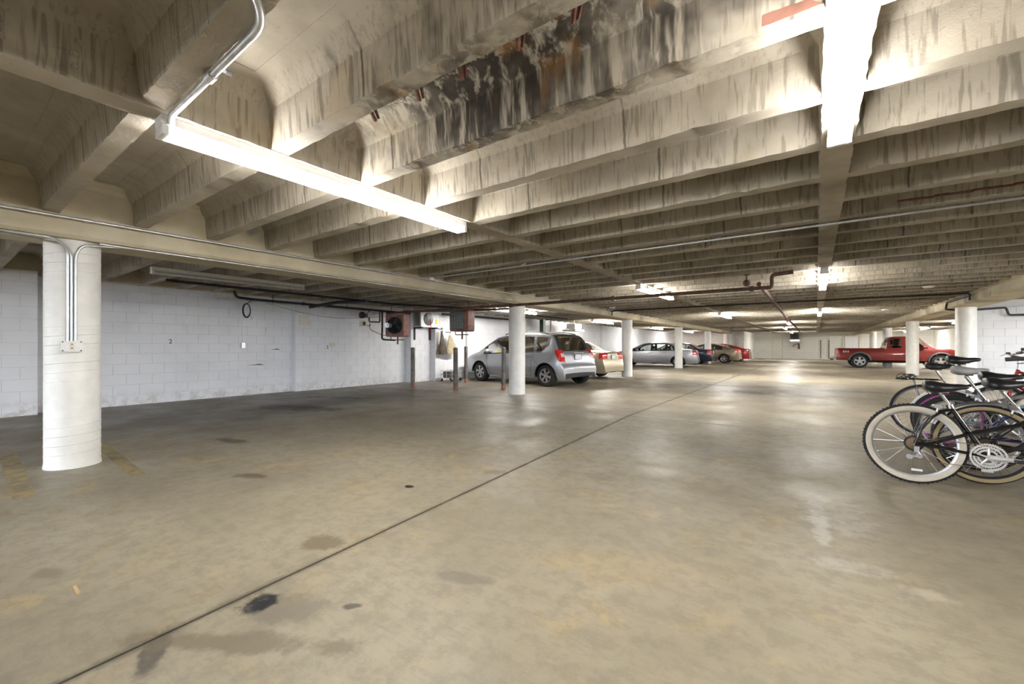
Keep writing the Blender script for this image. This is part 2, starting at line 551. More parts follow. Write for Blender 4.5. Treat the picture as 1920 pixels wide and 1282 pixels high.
# floor: base plus cast slabs with open joints
fb = MB().box(((XL + XR) / 2 - 1, (YB + YF) / 2, -0.16), (XR - XL + 6, YB - YF + 2, 0.24))
floor = tag(fb.build('floor', 'slab_dark'), kind='structure')
def slab(poly):
    m = MB()
    n = len(poly)
    m.add([(x, y, 0.0) for x, y in poly] + [(x, y, -0.05) for x, y in poly],
          [tuple(range(n)), tuple(range(2 * n - 1, n - 1, -1))] + [(i, (i + 1) % n, n + (i + 1) % n, n + i) for i in range(n)])
    return m.build('slab', 'floor', floor)
g = 0.007
def jx(y): return -2.17 - 0.0645 * y if y < 7.12 else -2.63
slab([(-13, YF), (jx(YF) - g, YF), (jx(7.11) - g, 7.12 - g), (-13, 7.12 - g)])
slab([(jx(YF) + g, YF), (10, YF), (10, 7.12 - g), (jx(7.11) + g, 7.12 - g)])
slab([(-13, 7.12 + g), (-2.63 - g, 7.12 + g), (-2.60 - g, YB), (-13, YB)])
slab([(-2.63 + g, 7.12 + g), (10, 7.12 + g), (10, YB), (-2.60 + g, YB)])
MB().box((-2.40, 3.0, -0.011), (1.2, 21, 0.006)).box((-2.62, 28, -0.011), (0.3, 41, 0.006)).box((-1.5, 7.12, -0.0105), (23, 0.1, 0.006)).build('joint_filler', 'joint', floor)

# ---- ceiling
ceil = tag(MB().box(((XL + XR) / 2 - 1, (YB + YF) / 2, ZS + 0.1), (XR - XL + 6, YB - YF + 2, 0.2)).build('ceiling', 'concrete'), kind='structure')
JH = [(0.055, 0.0), (0.063, 0.10), (0.072, 0.232), (0.077, 0.242), (0.145, 0.335), (0.156, 0.343), (0.215, 0.358), (0.215, 0.40)]
def joist_profile(): return [(-a, b) for a, b in JH[::-1]] + JH
def joist(x0, x1, y, rough):
    prof = joist_profile(); n = len(prof)
    ns = max(1, int((x1 - x0) / 0.055)) if rough else max(1, int((x1 - x0) / 1.6))
    vs = []; rnd = random.Random(int(y * 1000) + int(x0 * 100))
    chip = [0.0] * (ns + 1)
    if rough:
        i = 0
        while i < ns:
            if rnd.random() < 0.10:
                ln = rnd.randint(1, 5); dp = rnd.uniform(0.006, 0.022)
                for j in range(ln):
                    if i + j <= ns: chip[i + j] = dp * rnd.uniform(0.5, 1)
                i += ln
            i += 1
    for i in range(ns + 1):
        x = x0 + (x1 - x0) * i / ns
        for j, (a, b) in enumerate(prof):
            dy = dz = 0.0
            if rough and b == 0.0:
                dz = rnd.uniform(0, 0.005); dy = rnd.uniform(-.003, .003)
                if a < 0: dz += chip[i]; dy += chip[i] * 0.6
            vs.append((x, y + a + dy, ZJ + b + dz))
    fs = []
    for i in range(ns):
        for j in range(n - 1):
            fs.append((i * n + j, i * n + j + 1, (i + 1) * n + j + 1, (i + 1) * n + j))
        fs.append((i * n + n - 1, i * n, (i + 1) * n, (i + 1) * n + n - 1))
    fs += [tuple(range(n)), tuple(ns * n + j for j in range(n - 1, -1, -1))]
    m = MB(); m.add(vs, fs)
    return m.build('joist', 'concrete', ceil, smooth=22)
GL0, GL1, GR0, GR1 = -6.47, -5.83, 2.96, 3.60
nj0, nj1 = -13, 70
for kj in range(nj0, nj1):
    y = JY0 + JSP * kj
    if not (YF < y < YB): continue
    joist(GL1 - 0.05, GR0 + 0.05, y, -1.0 < y < 7.6)
    if y > -1: joist(-11.9, GL0 + 0.05, y, False)
    if 6 < y: joist(GR1 - 0.05, 8.2, y, False)
# distribution ribs (run the long way)
def rib(xc, w):
    hw = w / 2
    prof = [(hw, 0.0), (hw + .008, .10), (hw + .014, .236), (hw + .018, .245), (hw + .075, .33), (hw + .085, .338), (hw + .15, .36), (hw + .15, .4)]
    full = [(-a, b) for a, b in prof[::-1]] + prof
    m = MB(); rnd = random.Random(int(xc * 10) + 5)
    ys = [YF + 0.1]
    while ys[-1] < YB - 0.1: ys.append(min(YB - 0.1, ys[-1] + (0.06 if -0.5 < ys[-1] < 5 else 0.65)))
    n = len(full); vs = []
    for y in ys:
        for a, b in full:
            r = rnd.uniform(-.005, .005) if b == 0 and -0.5 < y < 5 else 0
            vs.append((xc + a + r, y, ZJ - 0.004 + b + abs(r) * .5))
    fs = []
    for i in range(len(ys) - 1):
        for j in range(n - 1): fs.append((i * n + j, i * n + j + 1, (i + 1) * n + j + 1, (i + 1) * n + j))
    m.add(vs, fs)
    return m.build('rib', 'concrete', ceil, smooth=22)
rib(0.107, 0.165)
rib(-2.90, 0.165)
# girders
def girder(x0, x1):
    prof = [(x0, ZG + .03), (x0 + .03, ZG), (x1 - .03, ZG), (x1, ZG + .03), (x1, 2.43), (x1 + .035, 2.44), (x1 + .035, 2.72), (x1 + .06, 2.76), (x1 + .13, 2.80), (x1 + .13, 2.85),
            (x0 - .13, 2.85), (x0 - .13, 2.80), (x0 - .06, 2.76), (x0 - .035, 2.72), (x0 - .035, 2.44), (x0, 2.43)]
    return MB().prism(prof, YF + .1, YB - .1, 'y').build('girder', 'girder', ceil)
girder(GL0, GL1)
girder(GR0, GR1)

MB().box((-11.56, 20.5, 2.64), (.86, 55, .37)).box((-11.3, 24.8, 2.64), (.84, 30.6, .37)).build('edge_beam', 'girder', ceil)
# exposed rusty rebar in the spalled joist by the first lamp, corroded steel plate by the second lamp
for (x, y, a) in ((-1.97, 1.42, .5), (-1.62, 1.43, .7), (-1.33, 1.43, .4), (-1.0, 1.42, .8), (-.74, 1.42, .5)):
    MB().cyl((x - .03, y + .06, ZJ + .012), (x + .03, y - .03, ZJ + .03), .011, 6).cyl((x - .01, y + .065, ZJ + .02), (x + .05, y - .01, ZJ + .04), .008, 6).build('rebar', 'rust_dark', ceil)
MB().box((-0.075, 1.952, 2.535), (0.20, 0.012, 0.13)).build('rusted_plate', 'rust', ceil)
bp = MB()
for i in range(14):
    bp.box((0.62 + i * .075, 4.96, 2.462 - .002 * (i % 3)), (0.09, 0.03 + .012 * (i % 2), 0.012), rz=.05 * (i % 3))
bp.build('spall_crack', 'rust_dark', ceil)

# plugs left by form ties on the rib face by the first lamp
for (y, z) in ((.20, 2.52), (.20, 2.58), (.21, 2.64), (.42, 2.50), (.42, 2.56), (.43, 2.62), (.60, 2.53), (.61, 2.60), (-.02, 2.55), (-.03, 2.62), (3.55, 2.53), (3.66, 2.55), (3.75, 2.53), (4.25, 2.54), (4.40, 2.55)):
    MB().lathe([(.016, 0), (.016, .004), (.011, .006), (.006, .003), (0, .003)], (-2.815 + (z - 2.45) * .09, y, z), (1, 0, -.08), 12).build('form_plug', 'concrete', ceil, smooth=40)

# ---- walls of painted concrete block
BL, BH, BD, GAP = 0.41, 0.21, 0.10, 0.008
_bm = {}
def block_mesh(ln, axis):
    key = (round(ln, 3), axis)
    if key not in _bm:
        s = (BD, ln - GAP, BH - GAP) if axis == 'y' else (ln - GAP, BD, BH - GAP)
        m = MB(); hx, hy, hz = s[0] / 2, s[1] / 2, s[2] / 2
        m.box((0, 0, 0), s)
        _bm[key] = m.mesh('block', 'block')
    return _bm[key]
def block_wall(parent, axis, face, sgn, a0, a1, near, top=2.46, limit=(-99, 99), rest=None):
    """axis: direction of the courses. face: coordinate of the finished face, sgn: outward direction. near(a,z) -> own object"""
    rows = int(math.ceil(top / BH))
    for r in range(rows):
        a = a0; z = (r + .5) * BH
        first = BL * (0.5 if r % 2 else 1.0)
        while a < a1 - 0.02:
            ln = min(first, a1 - a); first = BL
            if ln > 0.03:
                cpos = a + ln / 2
                fc = face - sgn * BD / 2 + random.uniform(-.0012, .0012)
                p = (fc, cpos, z) if axis == 'y' else (cpos, fc, z)
                if near(cpos):
                    o = bpy.data.objects.new('block', block_mesh(ln, axis)); C.objects.link(o)
                    o.parent = parent; o.location = p
                else:
                    s = (BD, ln - GAP, BH - GAP) if axis == 'y' else (ln - GAP, BD, BH - GAP)
                    rest.box(p, s)
            a += ln
wl = MB()
segs = [(-11.10, YF, 1.20), (-11.36, 1.20, 5.78), (-11.20, 5.78, 9.48), (-10.92, 9.48, 10.35), (-10.68, 10.35, 40.0)]
for (xf, y0, y1) in segs:
    wl.box((xf - 0.006 - 0.2, (y0 + y1) / 2, 1.25), (0.4, y1 - y0, 2.5))
wall_left = tag(wl.build('wall_left', 'mortar'), kind='structure')
rest = MB()
for (xf, y0, y1) in segs:
    block_wall(wall_left, 'y', xf, 1, y0, y1, lambda a: 0.55 < a < 9.9, rest=rest)
for yp in (12.1, 18.3, 24.4, 30.5):
    rest.box((-10.66, yp, 1.23), (0.14, 0.4, 2.46))
tag(rest.build('block_courses', 'block', wall_left), kind='stuff')
# cross wall behind the bikes
wr = MB().box((6.0, 17.30, 1.4), (4.9, 0.3, 2.82))
wall_right = tag(wr.build('wall_right', 'mortar'), kind='structure')
block_wall(wall_right, 'x', 17.14, -1, 3.55, 8.45, lambda a: a < 6.0, top=2.8, rest=(r2 := MB()))
tag(r2.build('block_courses', 'block', wall_right), kind='stuff')
# far walls
tag(MB().box((XR + .15, 32.8, 1.4), (0.3, 30.6, 2.82)).build('wall_far_right', 'farwall'), kind='structure')
tag(MB().box((-7.95, 40.15, 1.4), (6.1, 0.3, 2.82)).box((-5.05, 44.2, 1.4), (0.3, 7.9, 2.82)).build('wall_far_left', 'farwall'), kind='structure')
tag(MB().box((1.5, YB + .15, 1.4), (13.6, 0.3, 2.82)).build('wall_back', 'farwall'), kind='structure')
tag(MB().box((-11.3, YF - .15, 1.4), (0.9, 0.3, 2.82)).box((4.35, YF - .15, 1.4), (8.7, 0.3, 2.82)).box((-1.5, YF - .15, 2.62), (20.5, 0.3, 0.38)).build('wall_front', 'farwall'), kind='structure')
tag(MB().box((0, YF - 20, -0.15), (60, 39.6, 0.2)).box((21.5, 10, -0.15), (22, 34, 0.2)).build('forecourt', 'joint'), kind='structure')
tag(MB().box((8.55, -1.0, 1.4), (0.3, 12.0, 2.82)).box((8.55, 16.2, 1.4), (0.3, 2.6, 2.82)).box((8.55, 10.0, 2.65), (0.3, 10.0, 0.4)).build('wall_near_right', 'farwall'), kind='structure')

# ---- columns
def column(x, y, label, seam):
    r = 0.205
    root = empty('column', (x, y, 0), 0, label, 'column', 'round white concrete columns')
    MB().lathe([(r + .006, 0.0), (r + .004, .03), (r, .05), (r, ZG + .02)], (0, 0, 0), n=40).build('shaft', 'column', root, smooth=40)
    if seam:
        pts = []
        turns = 24
        for i in range(turns * 28):
            t = 2 * PI * i / 28
            pts.append(((r + .0005) * math.cos(t), (r + .0005) * math.sin(t), 0.06 + (ZG - .1) * i / (turns * 28)))
        MB().tube(pts, 0.0042, 4).build('spiral_seam', 'column', root, smooth=60)
    return root
cl = ['nearest white round column at left, carrying an outlet box and conduits', 'white round column in front of the silver wagon',
      'white round column between the gold sedan and the silver sedan', 'white column in front of the silver sedan\'s rear wheel',
      'white column in front of the dark blue car', 'farthest white column of the left row, behind the tan coupe']
for i, y in enumerate((.9, 8.75, 16.4, 24.2, 31.9, 39.3)):
    column(-6.12, y, cl[i], 2 if i == 0 else (1 if i == 1 else 0))
cr = ['big white column at right beside the cross wall behind the bicycles', 'white column in front of the red pickup\'s door',
      'white column behind the red pickup\'s cab', 'farthest white column of the right row, behind the pickup bed']
for i, y in enumerate((16.4, 24.2, 31.9, 39.3)):
    column(3.28, y, cr[i], 0)

# ================================================================ LAMPS
def make_fixture(lit=True, tube='tube'):
    root = empty('fluorescent_fixture')
    L = 2.44
    ch = MB()
    ch.prism([(-.050, -.0), (-.050, -.045), (-.022, -.062), (.022, -.062), (.050, -.045), (.050, 0)], -L / 2, L / 2, 'y')
    ch.build('channel', 'white_metal', root)
    for sx in (-1, 1):
        MB().cyl((sx * .036, -L / 2 + .035, -.088), (sx * .036, L / 2 - .035, -.088), .019, 10).build('tube', tube if lit else 'dead_tube', root, smooth=50)
    for sy in (-1, 1):
        MB().box((0, sy * (L / 2 - .018), -.078), (.112, .03, .052)).build('socket', 'white_metal', root)
    return root
lit0 = make_fixture(True)
lit1 = make_fixture(True, 'tube_boosted')
used1 = False
lamps = [(-2.90, 1.97, 'long lit fluorescent fixture at upper left, nearest of its row'),
         (0.107, 1.84, 'bright twin tube fixture at the top right, overhead'),
         (-2.90, 9.6, 'lit fluorescent fixture crossed by the rusty pipe'),
         (0.107, 9.5, 'lit fixture on the right ceiling rib, second from the camera'),
         (-2.90, 18.4, 'lit fixture of the left ceiling rib, third from the camera'),
         (0.107, 18.6, 'lit fixture on the right ceiling rib, third from the camera'),
         (-1.15, 26.0, 'far lit fixture beside the long brown pipe, nearest of three'),
         (-1.65, 33.2, 'far lit fixture beside the long brown pipe, middle of three'),
         (-1.70, 43.2, 'far lit fixture close to the back wall, last of three'),
         (-8.2, 11.7, 'lit fixture behind the second white column, left bay'),
         (-8.5, 19.5, 'lit fixture of the left bay left of the third column'),
         (-8.6, 28.5, 'lit fixture of the left bay above the silver sedan'),
         (-8.4, 36.5, 'lit fixture of the left bay above the tan coupe'),
         (5.7, 29.5, 'lit fixture of the right bay above the pickup hood'),
         (5.8, 38.2, 'lit fixture of the right bay behind the pickup cab'),
         (-2.90, -5.0, 'added fill fixture behind the camera on the left rib'),  # this and the remaining fixtures
         (0.107, -5.0, 'added fill fixture behind the camera on the right rib'),
         (5.8, 20.9, 'added fill fixture of the right bay behind the cross wall'),
         (5.8, 4.0, 'added fill fixture of the right bay beside the camera'),
         (-8.5, -4.5, 'added fill fixture of the left bay behind the camera'),
         (5.8, 45.0, 'added fill fixture of the right bay close to the back wall'),
         (5.8, 13.6, 'added fill fixture of the right bay outside the view')]
for i, (x, y, lb) in enumerate(lamps):
    if y > 10 or abs(x + 1.4) > 3:
        o = copy_tree(lit1) if used1 else lit1
        used1 = True
    else:
        o = lit0 if i == 0 else copy_tree(lit0)
    o.location = (x, y, ZJ - 0.004)
    tag(o, lb, 'light fixture', 'lit fluorescent fixtures')
dead = make_fixture(False)
dead.location = (-8.5, 3.33, ZJ)
tag(dead, 'unlit grey fluorescent fixture in front of the white block wall', 'light fixture')

# ================================================================ VEHICLES
def lerp(a, b, t): return a + (b - a) * t
def interp(tab, x):
    if x <= tab[0][0]: return tab[0][1]
    for (x0, y0), (x1, y1) in zip(tab, tab[1:]):
        if x <= x1: return lerp(y0, y1, (x - x0) / max(1e-9, x1 - x0))
    return tab[-1][1]
def sstep(a, b, x):
    t = max(0.0, min(1.0, (x - a) / (b - a))); return t * t * (3 - 2 * t)

def make_wheel(root, x, y, r, w, side, nsp, style, rim_mat='alu'):
    """side: +1 outer face towards +y"""
    c = (x, y - side * w / 2, r)
    rr = r * 0.66
    ty = MB().lathe([(rr, -w / 2), (r * .90, -w / 2), (r * .975, -w * .42), (r, -w * .30), (r, w * .30), (r * .975, w * .42), (r * .90, w / 2), (rr, w / 2), (rr * .98, w * .3), (rr * .98, -w * .3)],
                    c, (0, 1, 0), 36, closed=True).build('tyre', 'rubber', root, smooth=40)
    yo = y - side * .018
    rim = MB()
    rim.lathe([(rr, -.012), (rr, .012), (rr * .90, .006), (rr * .88, -.03)], (x, yo, r), (0, side, 0), 36, caps=False)
    rim.build('rim', rim_mat, ty, smooth=40)
    MB().lathe([(0.0, 0), (rr * .95, 0)], (x, yo - side * .06, r), (0, side, 0), 24).build('brake_disc', 'dark_metal', ty)
    sp = MB()
    for i in range(nsp):
        t = 2 * PI * (i + .25) / nsp
        d = Vector((math.cos(t), 0, math.sin(t))); q = Vector((-math.sin(t), 0, math.cos(t)))
        w0, w1 = style
        ya, yb = yo - side * .002, yo - side * .03
        vs = []
        for (rad, ww) in ((rr * .12, w0), (rr * .92, w1)):
            for sgn in (-1, 1):
                for yy in (ya, yb):
                    p = Vector((x, yy, r)) + d * rad + q * sgn * ww / 2
                    vs.append(p)
        sp.add(vs, [(0, 2, 6, 4), (1, 5, 7, 3), (0, 4, 5, 1), (2, 3, 7, 6), (4, 6, 7, 5), (0, 1, 3, 2)])
    sp.lathe([(rr * .24, -.03), (rr * .24, .0), (rr * .16, .008), (0.0, .010)], (x, yo, r), (0, side, 0), 18)
    sp.build('spokes', rim_mat, ty)

def make_car(name, label, cat, loc, rz, S):
    """x=0 rear bumper, +x forwards, y left. S: spec dictionary"""
    root = empty(name, loc, rz, label, cat)
    W = S['W']; L = S['sil'][-1][0]; body_mat = S['paint']
    # resample the silhouette by arc length
    sil = S['sil']; pts = []
    for (a, b) in zip(sil, sil[1:]):
        n = max(1, int(math.hypot(b[0] - a[0], b[1] - a[1]) / 0.026))
        for i in range(n): pts.append((lerp(a[0], b[0], i / n), lerp(a[1], b[1], i / n)))
    pts.append(sil[-1])
    for _ in range(S.get('smooth', 4)):
        pts = [pts[0]] + [((pts[i - 1][0] + 2 * pts[i][0] + pts[i + 1][0]) / 4, (pts[i - 1][1] + 2 * pts[i][1] + pts[i + 1][1]) / 4) for i in range(1, len(pts) - 1)] + [pts[-1]]
    for i in range(1, len(pts)):
        if pts[i][0] <= pts[i - 1][0] + .0015: pts[i] = (pts[i - 1][0] + .0015, pts[i][1])
    belt = S['belt']; sill = S['sill']; wx = S['wheels']; wr = S['wr']; ra = S.get('arch', wr + .055)
    rend, fend = S.get('rend', (.55, .14)), S.get('fend', (.9, .20))
    def hw(x):
        a = max(0.0, (rend[0] - x) / rend[0]); b = max(0.0, (x - (L - fend[0])) / fend[0])
        return W / 2 * (1 - rend[1] * a ** 2.4 - fend[1] * b ** 2.2)
    def yside(x, z):
        k = (.62 - z) / .42
        fct = 1 - .085 * k * k if z < .62 else 1 - .05 * ((z - .62) / .4) ** 2
        return hw(x) * fct
    tum = S.get('tumble', .34)
    N1, N2, N3, N4 = 18, 16, 3, 10
    def section(x, zt):
        rc = S.get('rc', .055)
        ze = zt - rc
        zb = min(interp(belt, x), ze)
        zl = sill
        for xc in wx:
            d = abs(x - xc)
            if d < ra: zl = max(zl, wr + math.sqrt(ra * ra - d * d))
        zl = min(zl, zb - .004)
        row = []; typ = []
        for i in range(N1 + 1):
            z = lerp(zl, zb, i / N1); row.append((yside(x, z), z))
        yb = row[-1][0]
        for i in range(1, N2 + 1):
            z = lerp(zb, ze, i / N2); row.append((yb - tum * (z - zb), z))
        ye = row[-1][0]
        rcy = rc * 1.25
        for i in range(1, N3 + 1):
            t = i / N3 * PI / 2
            row.append((ye - rcy * (1 - math.cos(t)), ze + (rc - .02) * math.sin(t)))
        yt = row[-1][0]; zt0 = row[-1][1]
        for i in range(1, N4 + 1):
            y = yt * (1 - i / N4)
            row.append((y, zt0 + .02 * (1 - (y / max(yt, 1e-6)) ** 2)))
        return row
    rows = [section(x, z) for (x, z) in pts]
    nr = len(rows[0]); ns = len(pts)
    verts = []
    for (x, z), row in zip(pts, rows):
        for (y, zz) in row: verts.append((x, y, zz))
        for (y, zz) in row[:-1]: verts.append((x, -y, zz))
    stride = nr + nr - 1
    def vid(i, j, sd):
        if sd > 0 or j == nr - 1: return i * stride + j
        return i * stride + nr + j
    groups = {}
    cls = S['cls']
    for i in range(ns - 1):
        xm = (pts[i][0] + pts[i + 1][0]) / 2; zt = (pts[i][1] + pts[i + 1][1]) / 2
        for j in range(nr - 1):
            ym = (rows[i][j][0] + rows[i + 1][j + 1][0]) / 2; zm = (rows[i][j][1] + rows[i + 1][j + 1][1]) / 2
            if j < N1: kind, v = 'low', (j + .5) / N1
            elif j < N1 + N2: kind, v = 'up', (j - N1 + .5) / N2
            elif j < N1 + N2 + N3: kind, v = 'corner', 0
            else: kind, v = 'top', ym / max(1e-4, rows[i][N1 + N2 + N3][0])
            hup = rows[i][N1 + N2][1] - rows[i][N1][1]
            for sd in (1, -1):
                g_ = cls(xm, ym * sd, zm, kind, v, hup) or 'body'
                q = [vid(i, j, sd), vid(i + 1, j, sd), vid(i + 1, j + 1, sd), vid(i, j + 1, sd)]
                if sd < 0: q = q[::-1]
                groups.setdefault(g_, []).append(tuple(q))
    parts = {}
    jobs = []
    for gname, faces in groups.items():
        if gname == 'open': continue
        if gname == 'body': continue
        par = {}
        def find(v):
            while par.setdefault(v, v) != v: par[v] = par[par[v]]; v = par[v]
            return v
        for q in faces:
            r0 = find(q[0])
            for v in q[1:]: par[find(v)] = r0
        comp = {}
        for q in faces: comp.setdefault(find(q[0]), []).append(q)
        for fs_ in comp.values():
            if len(fs_) < 6: groups.setdefault('body', []).extend(fs_)
            else: jobs.append((gname, fs_))
    jobs.append(('body', groups['body']))
    for gname, faces in jobs:
        used = sorted({v for q in faces for v in q}); mp = {v: n for n, v in enumerate(used)}
        me = bpy.data.meshes.new(gname)
        me.from_pydata([verts[v] for v in used], [], [tuple(mp[v] for v in q) for q in faces])
        bm = bmesh.new(); bm.from_mesh(me)
        bmesh.ops.remove_doubles(bm, verts=bm.verts, dist=0.0006)
        bm.to_mesh(me); bm.free()
        mt = {'body': body_mat, 'window': M['glass'], 'dark_window': M['dark_glass'], 'windshield': M['glass'], 'rear_window': M['glass'], 'taillight': M['red_plastic'],
              'turn_signal': M['orange_plastic'], 'headlight': M['clear_plastic'], 'pillar_trim': M['black'], 'bumper_trim': S.get('bumper_mat', M['black']),
              'bumper': S.get('bumper_mat', body_mat), 'reverse_light': M['clear_plastic']}.get(gname, body_mat)
        me.materials.append(mt)
        for p in me.polygons: p.use_smooth = True
        me.set_sharp_from_angle(angle=math.radians(42))
        o = bpy.data.objects.new(gname, me); C.objects.link(o); o.parent = root
        parts[gname] = o
    # underside, wheel wells, wheels
    MB().box((L / 2, 0, sill + .05), (L - .5, W * .60, .10)).build('underbody', 'black', root)
    for xc in wx:
        for sd in (1, -1):
            m = MB(); n = 14; vs = []
            yo, yi = sd * (yside(xc, wr + ra) - .012), sd * (W / 2 - .34)
            for i in range(n + 1):
                t = PI * i / n
                for yy in (yo, yi): vs.append((xc + ra * 1.01 * math.cos(t), yy, max(sill, wr + ra * 1.01 * math.sin(t) - .0)))
            fs = [(2 * i, 2 * i + 1, 2 * i + 3, 2 * i + 2) for i in range(n)]
            m.add(vs, fs); m.build('wheel_well', 'black', root, smooth=60)
            make_wheel(root, xc, sd * (W / 2 - .035), wr, S.get('tw', .2), sd, S['spokes'], S['spk'], S.get('rim', 'alu'))
    # seams, handles, mirrors
    ys = lambda x, z, o_=.002: yside(x, z) + o_
    def upy(x, z):
        zb = interp(belt, x)
        return yside(x, zb) - tum * (z - zb) if z > zb else yside(x, z)
    for seam in S.get('seams', []):
        for sd in (1, -1):
            pp = []
            for (a, b) in zip(seam, seam[1:]):
                for i in range(9): pp.append((lerp(a[0], b[0], i / 8), lerp(a[1], b[1], i / 8)))
            MB().tube([(x, sd * (upy(x, z) - .001), z) for x, z in pp], .0045, 4).build('door_seam', 'black', root)
    for (x, z) in S.get('handles', []):
        for sd in (1, -1):
            MB().rbox((x, sd * (upy(x, z) + .018), z), (.19, .022, .030), .010, 2, 'x').build('door_handle', S.get('handle_mat', body_mat), root)
    for (x, z) in S.get('mirrors', []):
        for sd in (1, -1):
            mo = MB().lathe([(0, -.10), (.045, -.095), (.075, -.06), (.08, 0), (.06, .06), (0, .09)], (x, sd * (upy(x, z) + .12), z + .06), (0, 1, 0), 14).build('mirror', S.get('mirror_mat', body_mat), root, smooth=50)
            MB().box((x, sd * (upy(x, z) + .03), z + .02), (.06, .12, .04)).build('mirror_arm', 'black', mo)
    if S.get('rails'):
        x0, x1, zr = S['rails']
        for sd in (1, -1):
            pp = [(lerp(x0, x1, i / 12), sd * (W / 2 * .70), interp([(p[0], p[1]) for p in pts], lerp(x0, x1, i / 12)) + zr * math.sin(PI * min(1, max(0, i / 12)) ) ** .35 - .012) for i in range(13)]
            MB().tube(pp, .017, 6).build('roof_rail', 'black', root, smooth=60)
    if S.get('antenna'):
        ax, az = S['antenna']
        MB().cyl((ax, 0, az - .01), (ax - .16, 0, az + .18), .005, 5).build('antenna', 'black', root)
    if S.get('plate'):
        pxx, pz_ = S['plate']
        pl = MB().box((pxx, 0, pz_), (.012, .31, .155)).build('licence_plate', 'plate', root)
        MB().box((pxx - .002, 0, pz_ + .083), (.014, .33, .012)).box((pxx - .002, 0, pz_ - .083), (.014, .33, .012)).box((pxx - .002, .161, pz_), (.014, .012, .17)).box((pxx - .002, -.161, pz_), (.014, .012, .17)).build('plate_frame', 'dark_metal', pl)
    for (x, ww) in S.get('seats', []):
        for sy in (-1, 1):
            st = MB().rbox((x, sy * .36, .72), (.14, .46, .62), .05, 3, 'y').build('seat', 'seat', root, smooth=50)
            MB().rbox((x - .02, sy * .36, 1.13), (.09, .26, .17), .04, 3, 'y').build('headrest', 'seat', st, smooth=50)
    if S.get('dash'):
        MB().rbox((S['dash'], 0, .86), (.42, W * .8, .2), .06, 3, 'y').build('dashboard', 'seat', root, smooth=50)
    return root, parts

# ---- silver wagon
def cls_wagon(x, y, z, kind, v, hup):
    ay = abs(y)
    if kind in ('low', 'up', 'corner') and .74 < z < 1.10 and x < .13 + .55 * (z - .74) - (.25 * (z - 1.0) if z > 1.0 else 0): return 'taillight'
    if kind == 'top' and x < .22 and .74 < z < 1.10 and v > .80: return 'reverse_light' if .88 < z < .98 else 'taillight'
    if kind == 'top' and .215 < x < .50 and 1.06 < z < 1.50 and v < .84: return 'rear_window'
    if kind == 'top' and .19 < x < .56 and 1.02 < z < 1.56 and v < .96: return 'pillar_trim'
    if kind == 'top' and 2.82 < x < 3.58 and v < .93 and z < 1.55: return 'windshield'
    if kind == 'up' and hup > .10:
        if .06 < v < .90:
            sl = (v - .5) * .16
            if .60 + .55 * max(0, .45 - v) ** 1.2 + .10 * max(0, v - .6) < x < 1.02 + sl: return 'window'
            if 1.13 + sl < x < 1.95: return 'window'
            if 2.05 < x < 3.16 and hup > .14: return 'window'
        if .52 + .55 * max(0, .45 - v) < x < 3.3: return 'pillar_trim'
    if z < .40 and x < .25 and kind in ('top', 'low', 'corner') and ay < .72: return 'bumper_trim'
paint_wagon = paint('silver_blue_paint', (0.40, 0.42, 0.455), .6)
SW = dict(W=1.82, paint=paint_wagon, sill=.24, belt=[(0, .98), (.6, 1.02), (2.0, .98), (3.4, .93), (4.4, .8)],
          sil=[(0, .30), (.005, .50), (.02, .62), (.075, .66), (.10, .80), (.135, .98), (.20, 1.06), (.37, 1.36), (.47, 1.515), (.62, 1.58), (1.2, 1.635), (1.85, 1.645), (2.4, 1.61), (2.8, 1.53), (3.15, 1.32), (3.60, 1.03), (3.95, .95), (4.2, .87), (4.33, .74), (4.38, .60), (4.40, .30)],
          wheels=(.61, 3.51), wr=.325, arch=.385, spokes=6, spk=(.05, .085), tw=.21, rc=.06, tumble=.36, cls=cls_wagon, plate=(.098, .88),
          seams=[[(1.08, 1.02), (1.04, .80), (.90, .66)], [(1.10, 1.02), (1.14, .62), (1.16, .30), (2.0, .28)], [(2.00, .98), (2.02, .28)], [(3.18, .95), (3.10, .60), (3.0, .28), (2.0, .28)]],
          handles=[(1.28, .86), (2.20, .85)], handle_mat=M['chrome'], mirrors=[(3.02, .98)], rails=(.68, 2.5, .035), antenna=(.66, 1.60), seats=[(1.0, 0), (2.0, 0)], dash=3.0)
wagon, wp = make_car('station_wagon', 'silver five door wagon parked behind the second white column', 'car', (0, 0, 0), 0, SW)
MB().lathe([(.075, 0), (.075, .004), (.07, .004), (.068, 0)], (.46, SW['W'] / 2 - .05, .80), (0, 1, .05), 20, caps=False).build('fuel_door_ring', 'black', wagon)
MB().box((.085, 0, 1.0), (.03, .5, .03)).build('tailgate_handle', 'chrome', wagon)
MB().rbox((.035, 0, .56), (.02, 1.5, .02), .008, 2, 'y').build('bumper_seam', 'black', wagon)
MB().cyl((.30, -.28, 1.10), (.36, .12, 1.20), .008, 5).build('rear_wiper', 'black', wagon)
for sd in (1, -1):
    MB().rbox((2.05, sd * (SW['W'] / 2 - .035), .44), (1.8, .03, .05), .012, 2, 'x').build('side_moulding', paint_wagon, wagon)

